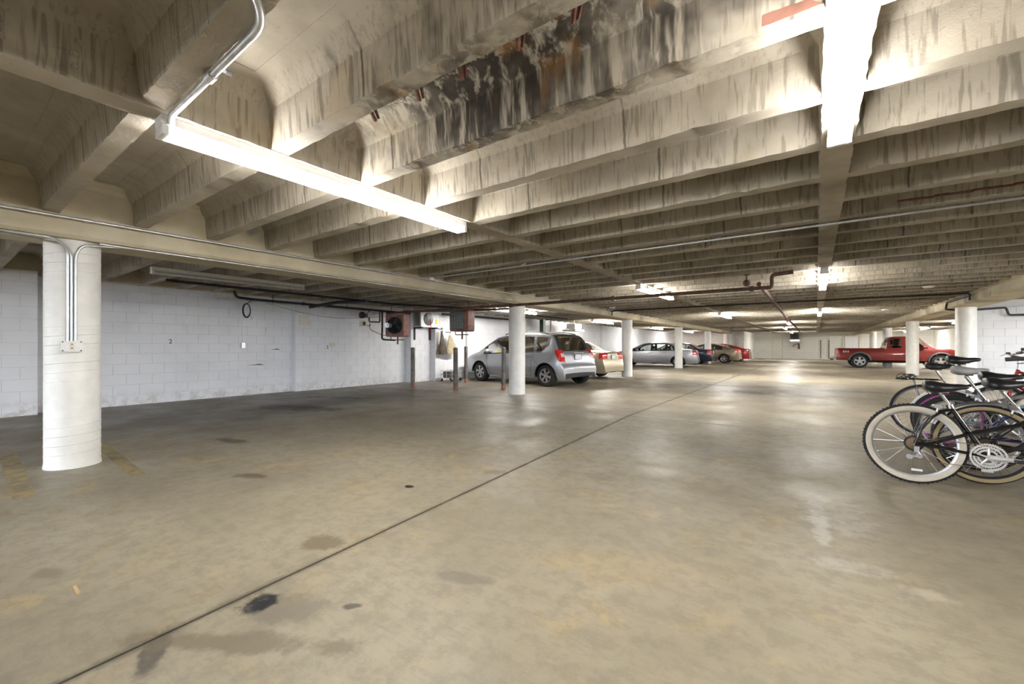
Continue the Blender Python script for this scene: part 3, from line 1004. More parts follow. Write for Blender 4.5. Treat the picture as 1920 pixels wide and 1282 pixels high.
def sedan_cls(p):
    """p: x limits for backlight, windshield, window intervals, lamps"""
    def f(x, y, z, kind, v, hup):
        t = p['tail']
        if x < t[0] and t[1] < z < t[2] and kind in ('low', 'up', 'corner') : return 'taillight'
        if kind == 'top' and x < p.get('tailx', .16) and t[1] < z < t[2] and v > t[3]: return 'taillight'
        if kind == 'top' and p['back'][0] < x < p['back'][1] and v < .90: return 'rear_window'
        if kind == 'top' and p['wind'][0] < x < p['wind'][1] and v < .92: return 'windshield'
        if kind == 'up' and hup > .09:
            for (a, b, s1, s2) in p['win']:
                if .08 < v < .90 and a + s1 * v < x < b + s2 * v: return 'window'
            if p['dlo'][0] < x < p['dlo'][1] and v < .95 and p.get('blacktrim', True): return 'pillar_trim'
        if 'head' in p and x > p['head'][0] and p['head'][1] < z < p['head'][2] and kind in ('low', 'up', 'corner'): return 'headlight'
        if z < p.get('trimz', .0) and kind in ('low', 'top') and (x < .3): return 'bumper_trim'
    return f
def sedan(name, label, col, loc, rz, p, W=1.78, spokes=7, spk=(.04, .06), sc=1.0, extra=None, metal=.55, sil=None, wheels=(1.0, 3.72), belt=None, plate=(.06, .80), seams=None):
    pm = paint(name + '_paint', col, metal)
    S = dict(W=W, paint=pm, sill=.22, belt=belt or [(0, .93), (1.0, .95), (2.5, .92), (3.6, .88), (4.7, .7)],
             sil=sil or [(0, .28), (.01, .48), (.03, .58), (.06, .66), (.08, .90), (.13, .985), (.35, 1.01), (.75, 1.03), (1.05, 1.16), (1.45, 1.37), (1.75, 1.425), (2.2, 1.44), (2.6, 1.42), (2.9, 1.36), (3.3, 1.15), (3.65, .985), (4.1, .91), (4.45, .82), (4.62, .68), (4.68, .5), (4.70, .28)],
             wheels=wheels, wr=.315, spokes=spokes, spk=spk, rc=.05, tumble=.42, cls=sedan_cls(p), plate=plate,
             seams=seams or [[(1.62, .95), (1.62, .62), (1.42, .30), (2.35, .26)], [(2.36, .93), (2.38, .26)], [(3.30, .90), (3.28, .55), (3.2, .26), (2.38, .26)]],
             handles=[(1.75, .82), (2.55, .81)], mirrors=[(3.12, .92)], seats=[(1.55, 0), (2.35, 0)], dash=3.15)
    if extra: S.update(extra)
    root, parts = make_car(name, label, 'car', loc, rz, S)
    root.scale = (sc, sc, sc)
    return root
P1 = dict(tail=(.26, .70, .95, .62), back=(.82, 1.42), wind=(2.92, 3.60), win=[(1.18, 1.56, .18, .0), (1.64, 2.32, .0, -.02), (2.42, 3.32, .0, -.1)], dlo=(1.1, 3.4), head=(4.3, .58, .76))

HEAD = math.radians(173)
def place(root, rear_x, y_near, heading, W):
    """put a car that faces -x so that its rear is at rear_x and its camera side at y_near"""
    root.rotation_euler = (0, 0, heading)
    root.location = (rear_x, y_near + W / 2, 0)
wagon.scale = (1.04, 1.04, 1.0)
wagon.rotation_euler = (0, 0, math.radians(170)); wagon.location = (-5.76, 11.60, 0)
gold = sedan('gold_sedan', 'gold sedan parked just beyond the silver wagon', (0.40, 0.355, 0.25), (0, 0, 0), 0, dict(P1, tail=(.20, .72, 1.0, .55)), W=1.76)
place(gold, -6.05, 14.1, math.radians(175), 1.76)
silver = sedan('silver_sedan', 'silver sedan with red tail lamps beyond the third column', (0.44, 0.45, 0.49), (0, 0, 0), 0, P1, spokes=5, spk=(.06, .09))
silver.scale = (1.07, 1.02, 1.0)
place(silver, -5.55, 25.6, math.radians(188), 1.78)
blue = sedan('dark_blue_car', 'dark blue car parked between the silver sedan and the tan coupe', (0.005, 0.006, 0.024), (0, 0, 0), 0, P1, spokes=10, spk=(.025, .04), metal=.3)
place(blue, -5.45, 29.6, math.radians(180), 1.78)
PC = dict(tail=(.24, .74, .93, .6), back=(.55, 1.55), wind=(2.75, 3.5), win=[(1.15, 1.62, .28, .0), (1.72, 3.2, .0, -.1)], dlo=(1.05, 3.3), head=(4.2, .58, .76))
SC = [(0, .28), (.01, .5), (.04, .62), (.07, .9), (.14, .99), (.4, 1.03), (.9, 1.20), (1.5, 1.36), (1.9, 1.40), (2.3, 1.39), (2.7, 1.30), (3.2, 1.06), (3.5, .95), (4.0, .88), (4.4, .78), (4.5, .6), (4.55, .28)]
tanc = sedan('tan_coupe', 'tan coupe with five spoke wheels near the far left wall', (0.27, 0.23, 0.145), (0, 0, 0), 0, PC, sil=SC, wheels=(.95, 3.55), spokes=5, spk=(.06, .08), metal=.4)
place(tanc, -4.35, 33.1, math.radians(180), 1.78)
redc = sedan('red_coupe', 'red coupe at the end of the left row, last car', (0.40, 0.012, 0.010), (0, 0, 0), 0, PC, sil=SC, wheels=(.95, 3.55), spokes=5, spk=(.06, .08), metal=.1)
place(redc, -4.15, 37.0, math.radians(180), 1.78)

# ---- red pickup truck (faces +x)
def cls_truck(x, y, z, kind, v, hup):
    if kind == 'top' and .10 < x < 2.05 and v < .93: return 'open'
    if x < .10 and .78 < z < 1.02 and kind in ('low', 'up', 'corner'): return 'taillight'
    if kind == 'top' and x < .08 and .78 < z < 1.02 and v > .84: return 'taillight'
    if kind == 'top' and 2.16 < x < 2.30 and 1.15 < z < 1.56 and v < .85: return 'rear_window'
    if kind == 'top' and 3.50 < x < 4.06 and v < .92: return 'windshield'
    if kind == 'up' and hup > .12:
        if .10 < v < .86:
            if 2.32 < x < 2.74 and hup > .3: return 'dark_window'
            if 2.92 < x < 3.80 - .12 * v: return 'window'
    if x > 5.02 and .70 < z < .86 and kind in ('low', 'up', 'corner'): return 'turn_signal' if x < 5.1 else 'headlight'
    if z < .50 and (x > 5.0 or x < .03): return 'bumper'
paint_truck = paint('red_truck_paint', (0.17, 0.010, 0.008), .25)
ST = dict(W=1.80, paint=paint_truck, sill=.42, belt=[(0, 1.02), (2.1, 1.03), (3.8, 1.04), (4.3, .98), (5.2, .8)],
          sil=[(0, .46), (.004, .75), (.012, 1.06), (.03, 1.10), (.2, 1.105), (1.2, 1.105), (2.085, 1.105), (2.10, 1.02), (2.12, 1.02), (2.14, 1.10), (2.20, 1.45), (2.26, 1.66), (2.36, 1.725), (2.8, 1.745), (3.2, 1.74), (3.46, 1.69), (3.70, 1.44), (4.05, 1.14), (4.15, 1.10), (4.6, 1.07), (5.0, .98), (5.13, .88), (5.17, .62), (5.2, .46)],
          wheels=(1.02, 4.28), wr=.375, arch=.45, spokes=5, spk=(.09, .10), tw=.25, rc=.045, tumble=.22, cls=cls_truck, smooth=1, rend=(.2, .03), fend=(.7, .16), bumper_mat=M['dark_metal'],
          seams=[[(2.12, 1.05), (2.12, .44)], [(2.84, 1.04), (2.84, .46)], [(3.92, 1.02), (3.90, .60), (3.82, .46)]], handles=[(3.0, .93)], handle_mat=M['black'], mirrors=[(3.62, 1.08)], seats=[(2.9, 0)], dash=3.75)
truck, tp = make_car('pickup_truck', 'red extended cab pickup truck parked behind the white column at right', 'truck', (0, 0, 0), 0, ST)
for xc in ST['wheels']:
    for sd in (1, -1):
        pp = [(xc + .475 * math.cos(t), sd * (ST['W'] / 2 + .005), .375 + .475 * math.sin(t)) for t in [PI * (.03 + .94 * i / 16) for i in range(17)]]
        MB().tube(pp, .042, 8).build('fender_flare', simple('grey_cladding', (.11, .12, .115), .6), truck, smooth=60)
MB().box((1.07, 0, .62), (1.95, 1.45, .03)).box((1.07, .75, .85), (1.95, .03, .48)).box((1.07, -.75, .85), (1.95, .03, .48)).box((2.04, 0, .85), (.03, 1.5, .48)).box((.09, 0, .85), (.03, 1.5, .48)).build('bed_liner', 'black', truck)
rb = MB().rbox((-.10, 0, .52), (.14, 1.66, .16), .04, 3, 'y').build('rear_bumper', 'chrome', truck, smooth=50)
MB().box((-.16, 0, .42), (.16, .06, .05)).cyl((-.22, 0, .44), (-.22, 0, .52), .025, 8).build('tow_hitch', 'dark_metal', rb)
MB().rbox((5.22, 0, .55), (.14, 1.66, .18), .05, 3, 'y').build('front_bumper', 'dark_metal', truck, smooth=50)
for sd in (1, -1):
    text_mesh('bed_decal', '4X4', .17, 'white_metal', truck, (.40, sd * (ST['W'] / 2 + .001), .90), (PI / 2, 0, 0 if sd < 0 else PI), .001)
MB().cyl((1.2, -.6, .36), (3.6, -.6, .36), .035, 8).cyl((1.2, .0, .34), (3.8, 0, .34), .06, 8).box((2.3, .3, .40), (.9, .4, .12)).build('exhaust_and_driveline', 'dark_metal', truck)
truck.location = (0.92, 31.3, 0)
truck.rotation_euler = (0, 0, math.radians(3))

# ================================================================ BICYCLES
M['whitewall'] = simple('cream_whitewall', (0.60, 0.55, 0.46), 0.6, var=0.06)
M['gumwall'] = simple('tan_gumwall', (0.48, 0.37, 0.20), 0.6, var=0.06)
M['bike_black'] = simple('gloss_black_paint', (0.012, 0.012, 0.014), 0.18, coat=0.6)
M['bike_blue'] = simple('gloss_blue_paint', (0.012, 0.02, 0.14), 0.2, coat=0.6)
M['bike_red'] = simple('gloss_red_paint', (0.35, 0.015, 0.02), 0.2, coat=0.6)
M['bike_silver'] = simple('silver_bike_paint', (0.55, 0.55, 0.56), 0.3, 0.7)
M['bike_teal'] = simple('pale_blue_paint', (0.25, 0.45, 0.60), 0.25, coat=0.5)
M['vinyl'] = simple('black_saddle_vinyl', (0.018, 0.018, 0.022), 0.32)
M['grey_vinyl'] = simple('grey_saddle_vinyl', (0.42, 0.41, 0.40), 0.55)
M['pink'] = simple('magenta_rim', (0.45, 0.06, 0.36), 0.3)
M['grip'] = simple('grey_foam_grip', (0.06, 0.06, 0.065), 0.7)
M['ring_silver'] = simple('polished_chainring', (0.78, 0.78, 0.77), 0.4, 0.4, var=0.05)
M['chain'] = simple('rusty_chain', (0.22, 0.15, 0.10), 0.6, 0.5)
M['rust_steel'] = simple('sprocket_steel', (0.17, 0.12, 0.07), 0.5, 0.6)

def bike_wheel(root, x, R, tw, wall, rim_mat, knobby, fend):
    c = (x, 0, R)
    n = 64
    ty = MB()
    ty.lathe([(R - tw * .95, -tw * .28), (R - tw * .6, -tw * .5), (R - tw * .22, -tw * .42), (R, -tw * .16), (R, tw * .16), (R - tw * .22, tw * .42), (R - tw * .6, tw * .5), (R - tw * .95, tw * .28)], c, (0, 1, 0), n, closed=True)
    if knobby:
        for i in range(72):
            t = 2 * PI * i / 72
            for yy in ((-.34, .1), (.34, .1)) if i % 2 else ((0, .3),):
                Rm = Matrix.Rotation(-t, 3, 'Y')
                p = Rm @ Vector((R - .001, 0, 0))
                ty.box((x + p.x, yy[0] * tw, R + p.z), (.010, tw * .26, .016), M4=Rm)
    tyre = ty.build('tyre', 'rubber', root, smooth=40)
    if wall:
        for sd in (-1, 1):
            MB().lathe([(R - tw * .96, sd * tw * .30), (R - tw * .6, sd * (tw * .5 + .0015)), (R - tw * .30, sd * (tw * .455 + .0015))], c, (0, 1, 0), n, caps=False).build('sidewall_band', wall, tyre, smooth=60)
    rr = R - tw * .92
    MB().lathe([(rr, -.013), (rr + .004, 0), (rr, .013), (rr - .016, .010), (rr - .020, 0), (rr - .016, -.010)], c, (0, 1, 0), n, closed=True).build('rim', rim_mat, tyre, smooth=35)
    MB().lathe([(.006, -.055), (.012, -.05), (.026, -.034), (.026, -.030), (.014, -.026), (.014, .026), (.026, .030), (.026, .034), (.012, .05), (.006, .055)], c, (0, 1, 0), 14).build('hub', 'alu', tyre, smooth=40)
    sp = MB(); ns = 32
    for i in range(ns):
        t = 2 * PI * i / ns; sd = 1 if i % 2 else -1
        t2 = t + (0.75 if (i // 2) % 2 else -0.75)
        sp.cyl((x + (rr - .015) * math.cos(t), 0, R + (rr - .015) * math.sin(t)), (x + .024 * math.cos(t2), sd * .031, R + .024 * math.sin(t2)), .0017, 4, caps=False)
    sp.build('spokes', 'chrome', tyre)
    return tyre

def bicycle(label, loc, rz, lean, B):
    """x forwards from the rear hub; wheel plane is y=0"""
    root = empty('bicycle', loc, rz, label, 'bicycle', 'parked bicycles')
    root.rotation_euler = (lean, 0, rz)
    R = B.get('R', .345); tw = B.get('tw', .052); fm = B['frame']; ft = .018
    wb = B.get('wb', 1.08)
    bb = Vector((.445, 0, R - .055)); top = Vector((.445 - .205, 0, B.get('st', .66)))
    head_t = Vector((.92 if wb > 1 else .86, 0, .86)); head_b = Vector((.955, 0, .70)); fh = Vector((wb, 0, R))
    bike_wheel(root, 0, R, tw, B.get('wall'), B.get('rim', 'alu'), B.get('knobby'), None)
    bike_wheel(root, wb, R, tw, B.get('wall'), B.get('rim', 'alu'), B.get('knobby'), None)
    fr = MB()
    fr.cyl(bb, top, ft + .001, 10)
    style = B.get('style', 'diamond')
    if style == 'cruiser':
        # long sweeping cantilever tubes from the rear dropouts to the head tube
        for sd in (-1, 1):
            fr.tube([(0, sd * .062, R), (.10, sd * .058, R + .012), (.33, sd * .024, R + .115), (.62, sd * .02, R + .215), (.93, 0, head_b.z + .08)], .0145, 8)
            fr.tube([(0, sd * .062, R), (.045, sd * .058, R + .13), (.11, sd * .05, R + .235), (.19, sd * .03, R + .30), (top.x + .012, sd * .015, top.z - .02)], .011, 8)
            fr.tube([(0, sd * .062, R), (.2, sd * .05, R - .02), (bb.x, sd * .03, bb.z)], .0125, 8)
        fr.tube([bb, (.62, 0, bb.z + .09), (.80, 0, bb.z + .24), head_b], .0175, 10)
    else:
        tz = top.z - .02 if style == 'diamond' else top.z - .28
        fr.cyl((lerp(bb.x, top.x, (tz - bb.z) / (top.z - bb.z)), 0, tz), head_t if style == 'diamond' else head_b + Vector((-.01, 0, .06)), ft, 10)
        fr.cyl(bb, head_b, ft + .003, 10)
        for sd in (-1, 1):
            fr.tube([(0, sd * .062, R), (.22, sd * .045, R - .02), (bb.x, sd * .03, bb.z)], .010, 8)
            fr.tube([(0, sd * .062, R), (top.x - .03, sd * .02, top.z - .04)], .008, 8)
    fr.cyl(head_b - Vector((-.02, 0, .03)), head_t + Vector((-.01, 0, .03)), .021, 10)
    fr.cyl(bb + Vector((0, -.036, 0)), bb + Vector((0, .036, 0)), .022, 12)
    fr.build('frame', fm, root, smooth=50)
    fk = MB()
    for sd in (-1, 1):
        fk.tube([(head_b.x + .02, sd * .045, head_b.z - .05), (head_b.x + .05, sd * .055, head_b.z - .2), (wb - .02, sd * .056, R + .08), (wb, sd * .056, R)], .011, 8)
    fk.box((head_b.x + .012, 0, head_b.z - .035), (.04, .11, .035)).build('fork', fm, root, smooth=50)
    # seat post and saddle
    sh = B.get('sh', .84)
    sp_top = top + (top - bb).normalized() * (sh - .06 - top.z) * 1.08
    MB().cyl(top - (top - bb) * .1, sp_top, .0125, 8).cyl(top + Vector((0, 0, -.012)), top + (top - bb).normalized() * .02, .024, 10).build('seat_post', B.get('post', 'chrome'), root, smooth=50)
    sx = sp_top.x + .03
    secs = []
    wide = B.get('sw', .10)
    for (dx, w_, zt, th) in ((-.135, wide * .45, .020, .05), (-.125, wide * .85, .030, .085), (-.08, wide, .034, .105), (-.02, wide * .78, .018, .09), (.05, wide * .42, .008, .065), (.10, .028, .010, .05), (.135, .022, .006, .04), (.15, .010, .0, .022)):
        ring = []
        for j in range(14):
            t = 2 * PI * j / 14
            ring.append((sx + dx, w_ * math.cos(t), sh + zt - th / 2 + th / 2 * math.sin(t) - .010 * abs(math.cos(t)) ** 2 * (w_ / wide)))
        secs.append(ring)
    sd_m = MB(); nn = 14
    sd_m.add([p for r_ in secs for p in r_], [(i * nn + j, i * nn + (j + 1) % nn, (i + 1) * nn + (j + 1) % nn, (i + 1) * nn + j) for i in range(len(secs) - 1) for j in range(nn)] + [tuple(range(nn - 1, -1, -1)), tuple((len(secs) - 1) * nn + j for j in range(nn))])
    sad = sd_m.build('saddle', B.get('saddle', 'vinyl'), root, smooth=60)
    sr = MB()
    for sd in (-1, 1):
        sr.tube([(sx - .11, sd * .03, sh - .02), (sx - .06, sd * .022, sh - .055), (sx + .05, sd * .02, sh - .055), (sx + .12, sd * .008, sh - .015)], .0035, 6)
    if B.get('springs'):
        for sd in (-1, 1):
            sr.tube([(sx - .10 + .010 * math.cos(i * .9), sd * .05 + .010 * math.sin(i * .9), sh - .085 + i * .0021) for i in range(36)], .0028, 5)
    sr.box((sx, 0, sh - .06), (.05, .05, .03)).build('saddle_rails', 'chrome', sad)
    # drivetrain on the right-hand side (y<0)
    ys = -.050
    cr = MB()
    for (r_, n_, y_) in ((.108, 44, ys), (.086, 34, ys + .007), (.062, 24, ys + .014)) if B.get('triple', True) else ((.09, 42, ys),):
        prof = []
        for i in range(n_ * 4):
            t = 2 * PI * i / (n_ * 4); rr = r_ + (.0045 if i % 4 in (1, 2) else -.001)
            prof.append((rr, t))
        vs = []; m_ = len(prof)
        for yy in (y_ - .0015, y_ + .0015):
            for (rr, t) in prof: vs.append((bb.x + rr * math.cos(t), yy, bb.z + rr * math.sin(t)))
            for (rr, t) in prof: vs.append((bb.x + (r_ - .010) * math.cos(t), yy, bb.z + (r_ - .016) * math.sin(t)))
        fs = []
        for i in range(m_):
            j = (i + 1) % m_
            fs += [(i, j, m_ + j, m_ + i), (2 * m_ + i, 3 * m_ + i, 3 * m_ + j, 2 * m_ + j), (i, 2 * m_ + i, 2 * m_ + j, j), (m_ + i, m_ + j, 3 * m_ + j, 3 * m_ + i)]
        cr.add(vs, fs)
    chainring = cr.build('chainring', B.get('ring', 'alu'), root)
    cp = MB()
    for i in range(5):
        t = 2 * PI * i / 5 + .3
        cp.cyl((bb.x, ys - .006, bb.z), (bb.x + .072 * math.cos(t), ys + .001, bb.z + .072 * math.sin(t)), .010, 6, r1=.006)
    cp.cyl((bb.x, ys - .02, bb.z), (bb.x, .05, bb.z), .014, 12)
    ca = B.get('crank', -.03)
    for sd, an in ((-1, ca), (1, ca + PI)):
        e = Vector((bb.x + .17 * math.cos(an), sd * .075, bb.z + .17 * math.sin(an)))
        cp.cyl((bb.x, sd * .062, bb.z), e, .023, 8, r1=.015)
        cp.cyl((bb.x, sd * .05, bb.z), (bb.x, sd * .07, bb.z), .019, 12)
    cp.build('crank', B.get('ring', 'alu'), root, smooth=50)
    for sd, an in ((-1, ca), (1, ca + PI)):
        e = Vector((bb.x + .17 * math.cos(an), sd * .075, bb.z + .17 * math.sin(an)))
        MB().box(e + Vector((0, sd * .055, 0)), (.085, .085, .022)).cyl(e, e + Vector((0, sd * .05, 0)), .006, 6).build('pedal', 'black', root)
    MB().lathe([(.052, .0), (.052, .002), (.045, .003), (.045, .007), (.038, .008), (.038, .012), (.030, .013), (.030, .018), (.01, .02)], (0, -.032, R), (0, -1, 0), 28).build('cassette', 'rust_steel', root)
    if B.get('guard', True):
        MB().lathe([(.068, 0), (.068, .0015), (.05, .002)], (0, -.029, R), (0, -1, 0), 28, caps=False).build('spoke_guard', 'black', root)
    de = MB()
    de.box((.012, -.062, R - .045), (.035, .02, .05)).tube([(.015, -.065, R - .06), (.03, -.065, R - .085), (.035, -.06, R - .10)], .009, 6)
    de.cyl((.03, -.058, R - .10), (.03, -.064, R - .10), .022, 12).cyl((-.035, -.058, R - .115), (-.035, -.064, R - .115), .022, 12).box((-.002, -.061, R - .107), (.075, .004, .016)).build('derailleur', 'alu', root)
    chn = [(0, -.05, R + .05), (bb.x, ys, bb.z + .094), (bb.x + .094, ys, bb.z), (bb.x, ys, bb.z - .094), (-.035, -.06, R - .137)]
    MB().tube(chn[:2], .0038, 4).tube([(bb.x, ys, bb.z - .094), (-.035, -.06, R - .137)], .0038, 4).build('chain', 'chain', root)
    # rim brakes
    MB().rbox((.155, 0, R + .335), (.05, .10, .03), .01, 2, 'y').tube([(.155, -.04, R + .335), (.145, -.045, R + .29), (.15, -.03, R + .27)], .008, 6).build('brake', 'alu', root)
    # handlebar
    hz = B.get('hz', 1.0); bw = .29; bx = head_t.x
    hb = MB().cyl(head_t + Vector((-.012, 0, .02)), (bx - .02, 0, hz - .05), .013, 8).cyl((bx - .02, 0, hz - .05), (bx + .05, 0, hz - .03), .016, 8)
    st_ = B.get('bar', 'flat')
    if st_ == 'cruiser':
        for sd in (-1, 1):
            hb.tube([(bx + .05, 0, hz - .03), (bx + .06, sd * .10, hz + .02), (bx + .02, sd * .24, hz + .07), (bx - .14, sd * .31, hz + .06), (bx - .26, sd * .32, hz + .05)], .0115, 8)
        ends = [((bx - .14, sd * .31, hz + .06), (bx - .27, sd * .32, hz + .05)) for sd in (-1, 1)]
    else:
        for sd in (-1, 1):
            hb.tube([(bx + .05, 0, hz - .03), (bx + .05, sd * .08, hz - .01), (bx + .03, sd * bw, hz + .01)], .0115, 8)
        ends = [((bx + .035, sd * (bw - .10), hz + .006), (bx + .026, sd * (bw + .03), hz + .011)) for sd in (-1, 1)]
    hbo = hb.build('handlebar', B.get('barmat', 'chrome'), root, smooth=50)
    for (a, b_) in ends:
        MB().cyl(a, b_, .018, 10).build('grip', B.get('grip', 'grip'), hbo, smooth=50)
        a2 = Vector(a); MB().tube([a2 + Vector((.03, 0, -.01)), a2 + Vector((.07, 0, -.03)), Vector(b_) + Vector((.065, 0, -.035))], .005, 6).build('brake_lever', 'alu', hbo)
    # mudguards
    if B.get('fender'):
        for cx_, a0, a1 in ((0, -.25, 2.7), (wb, .45, 2.9)):
            m = MB(); n_ = 30; vs = []
            for i in range(n_ + 1):
                t = a0 + (a1 - a0) * i / n_
                for (dr, dy) in ((-.012, -.030), (.004, -.024), (.010, 0), (.004, .024), (-.012, .030)):
                    vs.append((cx_ + (R + .02 + dr) * math.cos(t), dy, R + (R + .02 + dr) * math.sin(t)))
            m.add(vs, [(i * 5 + j, i * 5 + j + 1, (i + 1) * 5 + j + 1, (i + 1) * 5 + j) for i in range(n_) for j in range(4)])
            m.build('mudguard', B['fender'], root, smooth=60)
    if B.get('reflector', True):
        MB().rbox((B.get('rfx', .02), -.012, R - .23), (.075, .008, .018), .007, 2, 'y').build('spoke_reflector', 'white_metal', root)
    if B.get('red_reflector'):
        MB().rbox((top.x - .035, 0, top.z + .06), (.012, .035, .05), .008, 2, 'x').build('rear_reflector', 'red_plastic', root)
    if B.get('rack'):
        rk = MB()
        for yy in (-.06, .06, 0): rk.cyl((-.28, yy, R * 2 + .07), (.16, yy, R * 2 + .07), .005, 6)
        for xx in (-.28, -.15, 0, .15): rk.cyl((xx, -.06, R * 2 + .07), (xx, .06, R * 2 + .07), .005, 6)
        for sd in (-1, 1): rk.cyl((0, sd * .065, R), (-.1, sd * .06, R * 2 + .07), .005, 6)
        rk.build('rack', 'bike_black', root)
        lk = MB()
        for i in range(5):
            lk.tube([(-.20 + .018 * i + .07 * math.cos(t), -.03 + .014 * i + .045 * math.sin(t), R * 2 + .10 + .035 * math.sin(t + i)) for t in [2 * PI * j / 18 for j in range(18)]], .005, 5, closed=True)
        lk.build('cable_lock', 'black', root)
    return root

bicycle('nearest bicycle, black cruiser frame with cream whitewall tyres', (.70, 5.10, 0), 0.02, -.07,
        dict(frame='bike_black', R=.345, tw=.060, wall='whitewall', rim='alu', knobby=True, style='cruiser', sh=.87, st=.68, sw=.115, bar='cruiser', post='chrome', springs=True, hz=1.06, ring='ring_silver'))
bicycle('bicycle with tan gumwall tyres and silver mudguards, second from the camera', (1.19, 5.42, 0), 0.05, .05,
        dict(frame='bike_black', R=.345, tw=.046, wall='gumwall', rim='black', style='step', sh=.90, st=.60, sw=.125, fender='alu', saddle='vinyl', crank=.9, hz=1.0, springs=True, triple=False))
bicycle('dark blue bicycle with a wide black saddle in the middle of the row', (1.28, 5.98, 0), -0.03, .06,
        dict(frame='bike_blue', R=.335, tw=.046, rim='alu', sh=.93, st=.62, sw=.13, saddle='vinyl', crank=1.6, hz=1.04, fender=None))
bicycle('silver mountain bicycle with knobby tyres and a grey saddle', (1.22, 6.50, 0), 0.03, -.04,
        dict(frame='bike_silver', R=.335, tw=.055, rim='alu', knobby=True, sh=.96, st=.62, sw=.115, saddle='grey_vinyl', crank=2.4, hz=1.02))
bicycle('bicycle with magenta rims and white mudguards', (1.28, 7.15, 0), 0.0, .04,
        dict(frame='bike_teal', R=.335, tw=.044, rim='pink', style='step', sh=1.06, st=.68, sw=.095, fender='white_metal', crank=.3, hz=1.10, red_reflector=True, post='bike_black', bar='cruiser'))
bicycle('farthest bicycle, black tyres, silver rims, cable lock on rear rack', (1.17, 7.85, 0), -0.02, .05,
        dict(frame='bike_black', R=.345, tw=.034, rim='alu', sh=.96, st=.66, sw=.075, crank=1.2, hz=1.02, rack=True))
bicycle('bicycle turned the other way with handlebar grips towards the aisle', (3.10, 8.45, 0), PI - .05, .03,
        dict(frame='bike_red', R=.335, tw=.048, rim='alu', sh=.98, st=.62, sw=.10, crank=2.0, hz=1.10, barmat='chrome', grip='grip'))

# ================================================================ SERVICES AND SMALL THINGS
def bend_path(pts, r=0.08, n=5):
    """polyline with rounded corners"""
    pts = [Vector(p) for p in pts]; out = [pts[0]]
    for a, b, c in zip(pts, pts[1:], pts[2:]):
        d0 = (a - b).normalized(); d1 = (c - b).normalized()
        rr = min(r, (a - b).length * .45, (c - b).length * .45)
        p0 = b + d0 * rr; p1 = b + d1 * rr
        for i in range(n + 1):
            t = i / n; out.append((1 - t) ** 2 * p0 + 2 * t * (1 - t) * b + t * t * p1)
    out.append(pts[-1]); return out
def pipe(name, pts, r, mat, label, cat='pipe', bend=.08, group=None, couplings=(), n=8):
    root = MB().tube(bend_path(pts, bend), r, n).build(name, mat, None, smooth=50)
    tag(root, label, cat, group)
    for (p, d) in couplings:
        p = Vector(p); d = Vector(d).normalized()
        MB().cyl(p - d * .03, p + d * .03, r * 1.45, n).build('coupling', mat, root, smooth=50)
    return root

# conduits on the left girder and the near column
pipe('conduit', [(-5.775, -3.0, 2.423), (-5.775, 23.0, 2.423)], .013, 'galv', 'thin grey conduit resting along the top ledge of the left girder', 'conduit', couplings=[((-5.775, y, 2.423), (0, 1, 0)) for y in (.95, 4.0, 7.0, 10.1)])
pipe('conduit', [(-5.86, 1.05, 2.228), (-5.86, 8.55, 2.228)], .011, 'galv', 'thin bright conduit under the left girder between the first two columns', 'conduit', couplings=[((-5.86, 3.2, 2.228), (0, 1, 0))])
cx, cy, rc_ = -6.12, .9, .214
va = math.atan2(-cy, -cx)
def onc(a, z, r=rc_): return (cx + r * math.cos(va + a), cy + r * math.sin(va + a), z)
pipe('conduit', [onc(-.16, 1.25), onc(-.16, 2.13), (cx + .30, cy - .16, 2.222), (-5.88, -.5, 2.226), (-5.88, -3, 2.226)], .011, 'galv', 'left conduit dropping down the near column to the outlet box', 'conduit')
pipe('conduit', [onc(-.05, 1.25), onc(-.05, 2.10), onc(-.25, 2.19), (-5.97, .50, 2.226), (-6.6, -.9, 2.226)], .010, 'galv', 'middle conduit dropping down the near column to the outlet box', 'conduit')
pipe('conduit', [onc(.08, 1.25), onc(.08, 2.10), onc(.3, 2.20), (-5.86, 1.30, 2.228)], .011, 'galv', 'right conduit dropping down the near column to the outlet box', 'conduit')
ob = empty('outlet_box', onc(-.03, 1.20, .225), va + PI / 2, 'white weatherproof outlet box on the nearest column', 'outlet')
MB().rbox((0, 0, 0), (.15, .05, .105), .012, 2, 'y').build('box', 'white_metal', ob)
MB().rbox((0, -.028, 0), (.036, .008, .07), .006, 2, 'y').build('receptacle', 'cream', ob)
MB().box((0, -.034, .018), (.012, .004, .012)).box((0, -.034, -.018), (.012, .004, .012)).build('socket_face', 'rust', ob)
for sx in (-1, 1):
    for sz in (-1, 1): MB().cyl((sx * .062, -.025, sz * .042), (sx * .062, -.03, sz * .042), .006, 8).build('screw', 'dark_metal', ob)
rw = tag(MB().tube([(-7.05, -.10, 2.22), (-7.03, -.08, 2.16), (-7.0, -.06, 2.05)] + [(-6.985 + .022 * math.cos(t), -.06, 2.028 + .022 * math.sin(t)) for t in [PI * .5 + 2 * PI * i / 12 for i in range(13)]], .003, 5).build('hanging_wire', 'red_wire'), 'thin red wire with a looped end hanging from the conduit', 'wire')

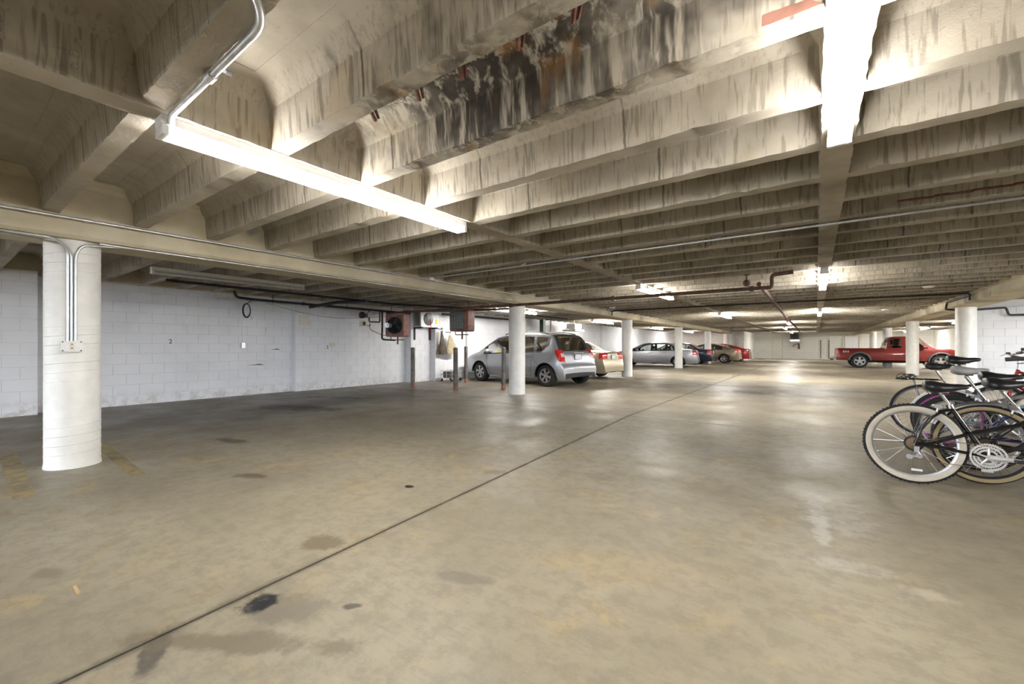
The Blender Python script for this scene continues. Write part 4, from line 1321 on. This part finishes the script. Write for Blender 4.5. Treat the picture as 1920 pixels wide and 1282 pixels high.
# ceiling conduits
pipe('conduit', [(-5.55, 5.36, 2.425), (2.9, 5.28, 2.425)], .014, 'galv', 'grey conduit running across under the ceiling joists', 'conduit', couplings=[((x, 5.33, 2.438), (1, 0, 0)) for x in (-3.6, -.9, .95, 1.9)])
jb = empty('junction_box', (-5.66, 5.40, 2.40), 0, 'round white junction box where the conduits meet on the girder', 'junction box')
MB().lathe([(.055, 0), (.055, .035), (.04, .045), (0, .045)], (0, 0, 0), n=20).build('cover', 'white_metal', jb, smooth=40)
MB().lathe([(.065, -.012), (.065, 0)], (0, 0, 0), n=20).build('flange', 'galv', jb)
pipe('conduit', [(-2.86, .80, 2.40), (-2.80, .78, 2.432), (-1.72, .765, 2.432), (-1.56, .66, 2.432), (-1.50, -.6, 2.432)], .016, 'galv', 'bent silver conduit feeding the nearest long fixture', 'conduit', bend=.16, couplings=[((-2.25, .772, 2.432), (1, 0, 0))])
cl_ = empty('conduit_clip', (-2.16, .80, 2.44), 0, 'small metal clip on the joist beside the bent conduit', 'clip')
MB().box((0, 0, 0), (.03, .03, .012)).box((.012, .01, -.01), (.006, .02, .02)).build('bracket', 'galv', cl_)

# rusty heating pipe crossing under the girder, long drain pipe
pipe('heating_pipe', [(-10.6, 8.25, 2.20), (-6.2, 8.33, 2.19), (-.72, 8.33, 2.19), (-.60, 8.33, 2.19), (-.60, 8.33, 2.40), (-.30, 8.33, 2.42)], .034, 'rust_pipe', 'rusty brown pipe crossing the aisle above the second column', bend=.06,
     couplings=[((-6.0, 8.33, 2.19), (1, 0, 0)), ((-3.4, 8.33, 2.19), (1, 0, 0)), ((-.9, 8.33, 2.19), (1, 0, 0))], n=10)
pipe('drain_pipe', [(-.80, 8.42, 2.27), (-.92, 20, 2.30), (-1.05, 46, 2.36)], .038, 'rust_pipe', 'long brown pipe running down the ceiling to the far wall', bend=.02, couplings=[((-.84, 12, 2.28), (0, 1, 0)), ((-.90, 18, 2.295), (0, 1, 0))], n=10)
for (x, y) in ((-.83, 11.0), (-.88, 16.2), (-.95, 23.4), (-1.0, 34.5)):
    MB().cyl((x, y, 2.28), (x, y, 2.47 if True else 2.5), .008, 6).build('pipe_hanger', 'rust_pipe', bpy.data.objects['drain_pipe'])
gv = empty('pipe_valve', (-.98, 8.36, 2.24), 0, 'small brass valve on top of the rusty pipe end', 'valve')
MB().lathe([(.03, 0), (.055, .03), (.06, .08), (.03, .11), (.012, .12), (.012, .2)], (0, 0, 0), n=14).build('valve_body', 'rust_pipe', gv, smooth=40)
MB().tube([(.05 * math.cos(t), .05 * math.sin(t), .2) for t in [2 * PI * i / 14 for i in range(14)]], .006, 6, closed=True).build('handwheel', 'rust_pipe', gv)
for (x, y, lb) in ((-6.0, 8.33, 'hanger rod of the rusty pipe next to the second column'), (-2.7, 8.33, 'hanger rod of the rusty pipe next to the lit fixture')):
    tag(MB().tube([(x, y, 2.19), (x + .01, y + .01, 2.30), (x, y, 2.46)], .007, 5).build('pipe_hanger', 'rust_pipe'), lb, 'hanger')
pipe('conduit', [(-5.76, 14.0, 2.26), (-5.76, 14.0, 2.42), (-5.5, 14.0, 2.425), (.9, 14.0, 2.425), (2.88, 14.1, 2.42), (2.88, 14.1, 2.26)], .02, 'black_pipe', 'dark conduit crossing the ceiling far behind the rusty pipe', 'conduit', bend=.05)
for (x0, x1, y, lb) in ((-1.95, -.85, 7.53, 'grey-blue patch panel set between joists left of centre'), (-2.3, -.12, 11.43, 'dark patch panel between joists behind the rusty pipe'), (.7, 2.75, 8.18, 'dark patch panel between joists at right')):
    tag(MB().box(((x0 + x1) / 2, y, 2.56), (x1 - x0, .44, .02)).box((x0 + .04, y, 2.55), (.05, .46, .03)).box((x1 - .04, y, 2.55), (.05, .46, .03)).build('patch_panel', 'tarp'), lb, 'panel')
for (x, y, lb) in ((1.9, 12.2, 'white ceiling disc nearest the right girder'), (1.9, 19.0, 'white ceiling disc second along the right girder'), (-5.3, 12.9, 'white ceiling disc beside the left girder')):
    tag(MB().lathe([(.10, 0), (.10, -.015), (.07, -.04), (0, -.045)], (x, y, 2.45), n=20).build('smoke_detector', 'white_metal', None, smooth=40), lb, 'detector')

# black pipes in the left bay
pipe('black_pipe', [(-10.75, 4.15, 2.46), (-10.75, 4.2, 2.32), (-10.75, 4.5, 2.30), (-10.75, 9.3, 2.27)], .030, 'black_pipe', 'black iron pipe along the top of the left block wall', couplings=[((-10.75, 5.75, 2.295), (0, 1, 0))])
pipe('black_pipe', [(-9.6, 2.6, 2.40), (-9.6, 7.8, 2.38), (-8.6, 9.9, 2.36), (-8.6, 16, 2.36)], .026, 'black_pipe', 'upper black pipe under the joists of the left bay')
pipe('black_pipe', [(-10.7, 5.9, 2.22), (-9.9, 6.15, 2.31), (-9.0, 6.4, 2.31)], .04, 'black_pipe', 'thick dark pipe branching out from the left wall', n=10)
pipe('black_pipe', [(-10.6, 8.9, 2.30), (-9.2, 9.35, 2.28), (-6.7, 9.4, 2.22)], .030, 'rust_pipe', 'dark brown pipe between the two unit heaters')
pipe('black_pipe', [(-10.4, 10.4, 2.30), (-10.4, 15.0, 2.32)], .035, 'black_pipe', 'dark pipe along the far left wall behind the wagon')
for (y, lb) in ((7.0, 'first drop hanger of the black pipe on the left wall'), (5.0, 'hanger of the black pipe above the wire loop')):
    tag(MB().cyl((-10.75, y, 2.24), (-10.75, y, 2.46), .008, 5).build('pipe_hanger', 'black_pipe'), lb, 'hanger')
wl_ = empty('wire_coil', (-11.16, 4.58, 2.06), 0, 'coil of cable hanging on the left wall from the black pipe', 'cable')
MB().tube([(0, .085 * math.cos(t), .17 * math.sin(t)) for t in [2 * PI * i / 24 for i in range(24)]], .013, 6, closed=True).tube([(.015, .075 * math.cos(t), .155 * math.sin(t) + .008) for t in [2 * PI * i / 24 for i in range(24)]], .009, 6, closed=True).build('coil', 'black_pipe', wl_, smooth=60)
MB().cyl((0, 0, .16), (.3, .0, .24), .01, 6).build('tie', 'black_pipe', wl_)
MB().tube([(0, .05, -.1), (0, .13, -.17), (0, .12, -.2), (0, .07, -.19)], .003, 5).build('loose_end', 'black', wl_)
pipe('wire', [(-11.32, 4.585, 1.9), (-11.33, 4.575, 1.27)], .004, 'galv', 'thin vertical wire down the left wall to the switch', 'wire')
pipe('wire', [(-10.85, 4.9, 2.25), (-11.05, 6.0, 2.06), (-11.1, 6.8, 2.0), (-11.1, 7.6, 2.03), (-10.6, 8.2, 2.1)], .004, 'black', 'thin sagging black wire strung along the left wall', 'wire', bend=.4)
sw = empty('light_switch', (-11.345, 4.58, 1.225), 0, 'small metal switch box on the left wall', 'switch')
MB().box((0, 0, 0), (.05, .075, .12)).build('box', 'galv', sw); MB().box((.027, 0, 0), (.006, .012, .03)).build('toggle', 'cream', sw)
pb = empty('blank_plate', (-11.19, 6.02, 1.90), 0, 'square cream blank plate on the left wall', 'plate')
MB().box((0, 0, 0), (.012, .27, .26)).build('plate', 'cream', pb)
for sy in (-1, 1): MB().cyl((.006, sy * .09, 0), (.01, sy * .09, 0), .008, 8).build('screw', 'galv', pb)
th = empty('thermostat', (-11.19, 7.83, 1.90), 0, 'cream thermostat on the left wall beside the first heater', 'thermostat')
MB().box((0, 0, 0), (.012, .20, .19)).build('back_plate', 'cream', th); MB().box((.03, .03, -.01), (.05, .06, .11)).build('dial_unit', 'brown', th)
def sign(y, z, x, s, lb):
    r = empty('bay_number_sign', (x, y, z), 0, lb, 'sign')
    MB().box((0, 0, 0), (.006, .15, .12)).build('plate', 'white_metal', r)
    text_mesh('numeral', s, .135, 'black', r, (.0045, 0, 0), (PI / 2, 0, PI / 2), .001)
sign(3.15, 1.30, -11.356, '2', 'white sign with the numeral two, right of the nearest column')
sign(6.68, 1.17, -11.196, '3', 'white sign with the numeral three below the torn paper scrap')
tag(MB().box((-11.19, 6.83, 1.25), (.008, .16, .10)).box((-11.187, 6.86, 1.255), (.008, .10, .07)).build('paper_scrap', 'cream'), 'torn cream paper scrap above the number 3 sign', 'paper')
def scuff(x, y, z, ln, lb):
    tag(MB().prism([(y - ln / 2, z - .008), (y + ln * .1, z + .004), (y + ln / 2, z - .006), (y + ln * .42, z + .015), (y + ln * .2, z + .032), (y - .02, z + .016)], x, x + .008, 'x').build('wall_gouge', 'bollard'), lb, 'gouge')
scuff(-11.362, 4.85, .73, .42, 'dark gouge low on the left block wall')
scuff(-11.362, 5.33, 1.11, .25, 'short dark gouge higher on the left block wall')

# bollards
for (x, y, hgt, lb) in ((-9.48, 8.30, 1.17, 'steel bollard at the left, in front of the wall pilaster'), (-7.92, 8.43, 1.17, 'steel bollard nearest the camera, below the louvred heater'),
                        (-9.36, 10.46, 1.20, 'steel bollard beside the wagon\'s front wheel'), (-7.17, 9.60, 1.17, 'steel bollard touching the left edge of the second column')):
    r = empty('bollard', (x, y, 0), 0, lb, 'bollard', 'steel pipe bollards')
    MB().lathe([(.062, .14), (.062, hgt - .03), (.05, hgt - .008), (.02, hgt), (0, hgt)], (0, 0, 0), n=18).build('post', 'bollard', r, smooth=40)
    MB().lathe([(.075, 0), (.066, .012), (.063, .14), (.060, .145)], (0, 0, 0), n=18).build('rusted_foot', 'rust', r, smooth=40)

# unit heaters
def heater(loc, rz, label, fan):
    r = empty('unit_heater', loc, rz, label, 'heater', 'hanging unit heaters')
    w, d, hh = .58, .40, .66
    cs = MB().rbox((0, 0, 0), (w, d, hh), .05, 4, 'y').build('casing', 'rust', r, smooth=40)
    if fan:
        MB().lathe([(.25, 0), (.25, -.012), (.235, -.03), (.22, -.005)], (0, -d / 2 + .004, 0), (0, 1, 0), 32, caps=False).build('fan_ring', 'dark_metal', r, smooth=40)
        MB().lathe([(0, 0), (.225, 0)], (0, -d / 2 - .002, 0), (0, 1, 0), 28).build('fan_opening', 'black', r)
        bl = MB()
        for i in range(4):
            t = 2 * PI * i / 4 + .4
            Rm = Matrix.Rotation(t, 3, 'Y') @ Matrix.Rotation(.5, 3, 'X')
            p = Matrix.Rotation(t, 3, 'Y') @ Vector((.12, 0, 0))
            bl.box((p.x, -d / 2 - .03, p.z), (.17, .008, .11), M4=Rm)
        bl.build('fan_blades', 'dark_metal', r)
        MB().cyl((-.12, -d / 2 - .24, .0), (-.12, -d / 2 - .04, 0), .075, 16).cyl((-.12, -d / 2 - .28, 0), (-.12, -d / 2 - .24, 0), .04, 12).build('motor', 'galv', r, smooth=40)
        MB().cyl((-.23, -d / 2 - .05, -.2), (.23, -d / 2 - .05, .2), .007, 6).cyl((-.23, -d / 2 - .05, .2), (.23, -d / 2 - .05, -.2), .007, 6).build('guard', 'dark_metal', r)
    else:
        MB().box((-.06, -d / 2 - .002, .01), (.42, .012, .54)).build('core', 'black', r)
        for i in range(9):
            MB().box((-.06, -d / 2 - .016, -.235 + i * .061), (.42, .030, .010), M4=Matrix.Rotation(.5, 3, 'X')).build('louvre', simple('louvre_steel', (.14, .16, .15), .5, .4) if i == 0 else bpy.data.materials['louvre_steel'], r)
        fin = MB()
        for i in range(12): fin.box((-.25 + i * .035, -d / 2 - .010, .01), (.006, .01, .53))
        fin.build('fins', 'galv', r)
    for sx in (-1, 1): MB().cyl((sx * .2, 0, hh / 2 - .02), (sx * .2, 0, 2.47 - loc[2]), .008, 6).build('hanger_rod', 'rust_pipe', r)
    cp = MB().cyl((0, 0, -hh / 2 + .01), (0, 0, -hh / 2 - .22), .026, 8).tube(bend_path([(0, 0, -hh / 2 - .09), (-.22, 0, -hh / 2 - .09), (-.22, 0, -hh / 2 + .01)], .03), .015, 8).cyl((0, 0, -hh / 2 - .09), (.2, 0, -hh / 2 - .09), .014, 8)
    cp.build('condensate_pipe', 'rust_pipe', r, smooth=50)
    return r
heater((-10.15, 8.3, 1.81), math.radians(24), 'rust red unit heater with a round fan facing the camera', True)
heater((-8.2, 9.0, 1.95), math.radians(14), 'rust red unit heater with a louvred grille', False)
pipe('heater_piping', [(-10.55, 8.05, 2.24), (-10.55, 8.05, 1.75), (-10.5, 8.0, 1.40), (-10.2, 8.25, 1.38)], .026, 'black_pipe', 'pale pipe loop hanging left of the fan heater')
pipe('heater_piping', [(-10.7, 7.7, 2.24), (-10.7, 7.7, 1.92), (-10.6, 8.0, 1.92), (-10.6, 8.0, 2.24)], .022, 'rust_pipe', 'square brown valve loop left of the fan heater', bend=.04)
vb = empty('control_valve', (-10.75, 7.62, 2.08), 0, 'dark zone valve with an orange cap left of the fan heater', 'valve')
MB().lathe([(.05, 0), (.09, .04), (.09, .14), (.04, .18)], (0, -.12, -.06), n=14).build('actuator', 'black', vb, smooth=40)
MB().box((0, .12, .04), (.14, .18, .14)).build('box', 'galv', vb); MB().cyl((0, -.05, 0), (0, .22, 0), .03, 8).build('body', 'rust', vb)
pipe('wire', [(-11.1, 7.9, 1.83), (-10.9, 7.9, 1.80), (-10.75, 7.75, 1.90), (-10.75, 7.75, 1.70), (-10.45, 8.05, 1.50), (-10.25, 8.05, 1.62), (-10.2, 8.05, 1.8)], .008, 'black', 'black cable from the thermostat to the fan heater', 'wire', bend=.1)

# air conditioner on wall brackets
ac = empty('condenser_unit', (-10.73, 10.0, 1.84), 0, 'white air conditioner condenser on black wall brackets', 'air conditioner')
MB().rbox((0, 0, .26), (.34, .82, .52), .02, 2, 'z').build('casing', 'white_metal', ac)
MB().lathe([(.215, 0), (.215, .012), (.20, .02), (.0, .02)], (.168, -.08, .27), (1, 0, 0), 28).build('fan_grille', 'dark_metal', ac, smooth=40)
gr = MB()
for i in range(5): gr.tube([(.196, -.08 + (.04 + .038 * i) * math.cos(t), .27 + (.04 + .038 * i) * math.sin(t)) for t in [2 * PI * j / 24 for j in range(24)]], .003, 4, closed=True)
gr.build('grille_wires', 'galv', ac)
cf = MB()
for i in range(10): cf.box((-.12 + i * .025, -.412, .26), (.01, .008, .44))
cf.build('coil_fins', 'black', ac)
MB().box((.172, .30, .20), (.004, .12, .16)).build('energy_label', 'yellow_label', ac)
MB().box((.172, .28, .42), (.004, .16, .05)).build('rating_label', 'galv', ac)
for y, lb in ((9.62, 'left black bracket under the condenser'), (10.30, 'right black bracket under the condenser')):
    b_ = tag(MB().box((-10.72, y, 1.815), (.42, .05, .045)).box((-10.905, y, 1.62), (.04, .05, .42)).build('wall_bracket', 'black'), lb, 'bracket')
tag(MB().tube([(-10.5, 9.95, 2.1), (-10.48, 9.96, 1.85), (-10.5, 9.97, 1.65)], .010, 6).build('cord', 'red_plastic'), 'short orange-red cord hanging in front of the condenser', 'cord')

# bags hanging at the wall corner
def bag(loc, w, d, hh, mat, label, tilt):
    r = empty('hanging_bag', loc, 0, label, 'bag')
    vs = []; n = 16; rows_ = 9; rnd = random.Random(len(label))
    for i in range(rows_ + 1):
        t = i / rows_
        ww = w * (0.18 + .82 * min(1, t * 1.15) ** .8) / 2; dd = d * (0.25 + .75 * t) / 2
        for j in range(n):
            a = 2 * PI * j / n
            f_ = 1 + .10 * math.sin(5 * a + i * .3) * (1 - t * .5) + rnd.uniform(-.04, .04)
            vs.append((dd * math.cos(a) * f_, ww * math.sin(a) * f_ + tilt * t, -hh * t))
    m = MB(); m.add(vs, [(i * n + j, i * n + (j + 1) % n, (i + 1) * n + (j + 1) % n, (i + 1) * n + j) for i in range(rows_) for j in range(n)] + [tuple(range(n)), tuple(rows_ * n + j for j in range(n))])
    m.build('sack', mat, r, smooth=70)
    MB().tube([(0, -.04, -.02), (0, 0, .14), (0, .05, -.02)], .008, 6).build('strap', mat, r)
    return r
bag((-10.52, 10.50, 1.72), .30, .16, .80, 'brown', 'dark brown bag hanging at the wall corner', .05)
bag((-10.46, 10.85, 1.58), .52, .20, .66, 'tan', 'tan canvas bag hanging right of the brown bag', .12)
tag(MB().cyl((-10.7, 10.5, 1.80), (-10.45, 10.5, 1.80), .012, 6).cyl((-10.7, 10.85, 1.70), (-10.42, 10.85, 1.70), .012, 6).build('hook_bar', 'dark_metal'), 'metal hooks carrying the two bags', 'hook')

# crate and folded cart by the wall
ct = empty('wire_cart', (-10.28, 10.72, 0), .2, 'small wire cart on the floor by the left wall', 'cart')
cm = MB()
for z in (.12, .24, .36):
    cm.tube([(-.22, -.3, z), (.22, -.3, z), (.22, .3, z), (-.22, .3, z)], .008, 6, closed=True)
for (x, y) in ((-.22, -.3), (.22, -.3), (.22, .3), (-.22, .3), (0, -.3), (0, .3), (.22, 0)):
    cm.cyl((x, y, .05), (x, y, .38), .008, 6)
cm.build('wire_frame', 'galv', ct)
for (x, y) in ((-.2, -.28), (.2, -.28), (.2, .28), (-.2, .28)): MB().cyl((x, y - .015, .05), (x, y + .015, .05), .05, 14).build('wheel', 'rubber', ct)
MB().rbox((-.02, -.12, .22), (.3, .3, .22), .03, 3, 'z').build('bucket', 'bollard', ct)
# steel post, extinguisher, far heater, doors
gp = empty('steel_post', (-10.3, 16.8, 0), 0, 'dark green steel post behind the wagon roof', 'post')
MB().box((0, 0, 1.22), (.20, .20, 2.42)).build('shaft', 'green', gp); MB().box((0, 0, .01), (.3, .3, .02)).build('base_plate', 'green', gp)
vent = empty('duct_unit', (-9.6, 18.6, 2.16), 0, 'white ceiling hung duct unit behind the wagon', 'duct')
MB().rbox((0, 0, 0), (.45, .7, .26), .04, 3, 'y').build('casing', 'white_metal', vent); MB().box((0, -.1, -.2), (.7, .9, .08)).build('tray', 'cream', vent); MB().cyl((.1, .5, -.02), (.1, .35, -.02), .14, 14).build('duct_collar', 'black', vent); MB().cyl((0, 0, .12), (0, 0, .66), .02, 6).build('hanger', 'galv', vent)
fh_ = empty('far_unit_heater', (-1.62, 47.2, 2.05), 0, 'dark unit heater hanging before the far wall', 'heater')
MB().rbox((0, 0, .06), (.66, .5, .55), .04, 2, 'y').build('casing', 'dark_metal', fh_); MB().box((.03, -.26, -.32), (.72, .1, .18)).build('deflector', 'galv', fh_); MB().lathe([(.2, 0), (.2, .02), (0, .02)], (0, -.25, .08), (0, -1, 0), 20).build('fan_ring', 'black', fh_); MB().cyl((0, 0, .3), (0, 0, .77), .03, 8).build('hanger', 'dark_metal', fh_)
fe = empty('fire_extinguisher', (-1.3, 47.9, .95), 0, 'fire extinguisher on the far wall with a curved hose', 'extinguisher')
MB().lathe([(.0, -.02), (.08, 0), (.085, .05), (.085, .38), (.05, .45), (.03, .48), (0, .48)], (0, 0, 0), n=16).build('cylinder', 'rust', fe, smooth=40); MB().tube([(0, -.05, .47), (-.18, -.05, .50), (-.4, -.05, .35), (-.46, -.05, .2)], .025, 6).build('hose', 'black', fe); MB().box((0, 0, .5), (.1, .04, .05)).build('valve', 'dark_metal', fe)
dr = tag(MB().box((2.55, 47.96, 1.02), (.95, .08, 2.04)).build('door_1', 'white_metal'), 'white door in the far wall left of the right columns', 'door', None, 'structure')
MB().box((2.0, 47.95, 1.05), (.08, .1, 2.1)).box((3.1, 47.95, 1.05), (.08, .1, 2.1)).box((2.55, 47.95, 2.10), (1.18, .1, .08)).build('door_frame', 'cream', dr)
dkn = MB().lathe([(.03, 0), (.035, .04), (0, .06)], (2.2, 47.92, 1.0), (0, -1, 0), 12).build('door_knob', 'galv', dr)
es = empty('exit_sign', (3.35, 47.2, 2.28), 0, 'small white exit sign before the far wall', 'sign')
MB().box((0, 0, 0), (.36, .05, .2)).build('panel', 'white_metal', es); text_mesh('lettering', 'EXIT', .13, 'red_plastic', es, (0, -.028, 0), (PI / 2, 0, 0), .001); MB().cyl((0, 0, .1), (0, 0, .2), .012, 6).build('stem', 'galv', es)
# painted outline of a bricked-up doorway and rust streaked pipes on the far wall
for (x, z0, z1, lb) in ((-3.4, 0, 1.95, 'thin pipe on the far wall near the red coupe'), (-2.6, .0, 2.3, 'second thin pipe on the far wall'), (.35, .1, 1.75, 'rust streaked pipe on the far wall beside the extinguisher'), (.95, .1, 1.75, 'rust streaked pipe on the far wall, further right')):
    tag(MB().cyl((x, 47.96, z0), (x, 47.96, z1), .03, 6).cyl((x, 47.94, z1 - .05), (x, 48.0, z1 - .05), .05, 6).build('wall_pipe', 'rust_pipe' if x > 0 else 'cream'), lb, 'pipe')

# pipes by the right girder
pipe('black_pipe', [(2.92, 14.3, 2.40), (2.92, 16.4, 2.40), (2.92, 16.55, 2.22), (3.3, 16.8, 2.19), (4.15, 17.0, 2.24), (4.2, 17.0, 2.04), (4.9, 17.0, 2.03)], .026, 'black_pipe', 'black pipe stepping along the cross wall behind the bicycles', bend=.05)
pipe('conduit', [(3.6, 17.08, 2.27), (8.0, 17.08, 2.30)], .012, 'galv', 'thin conduit high on the cross wall behind the bicycles', 'conduit')
# floor bits
for (pp, lb) in (([(-7.3, .50), (-5.1, .42), (-5.1, .54), (-7.3, .63)], 'worn yellow bay line left of the nearest column'), ([(-7.9, 1.26), (-5.15, 1.13), (-5.15, 1.24), (-7.9, 1.37)], 'worn yellow bay line right of the nearest column')):
    m = MB(); m.add([(x, y, .0015) for x, y in pp] + [(x, y, .0003) for x, y in pp], [(0, 1, 2, 3), (0, 1, 5, 4), (1, 2, 6, 5), (2, 3, 7, 6), (3, 0, 4, 7)])
    tag(m.build('parking_line', 'yellow_paint'), lb, 'line')
tag(MB().prism([(-3.0, 0.0), (-2.9, 0.0), (-2.9, .006), (-3.0, .008)], .44, .452, 'y').build('wood_sliver', 'wood'), 'pale wood sliver on the floor in the lower left', 'wood')
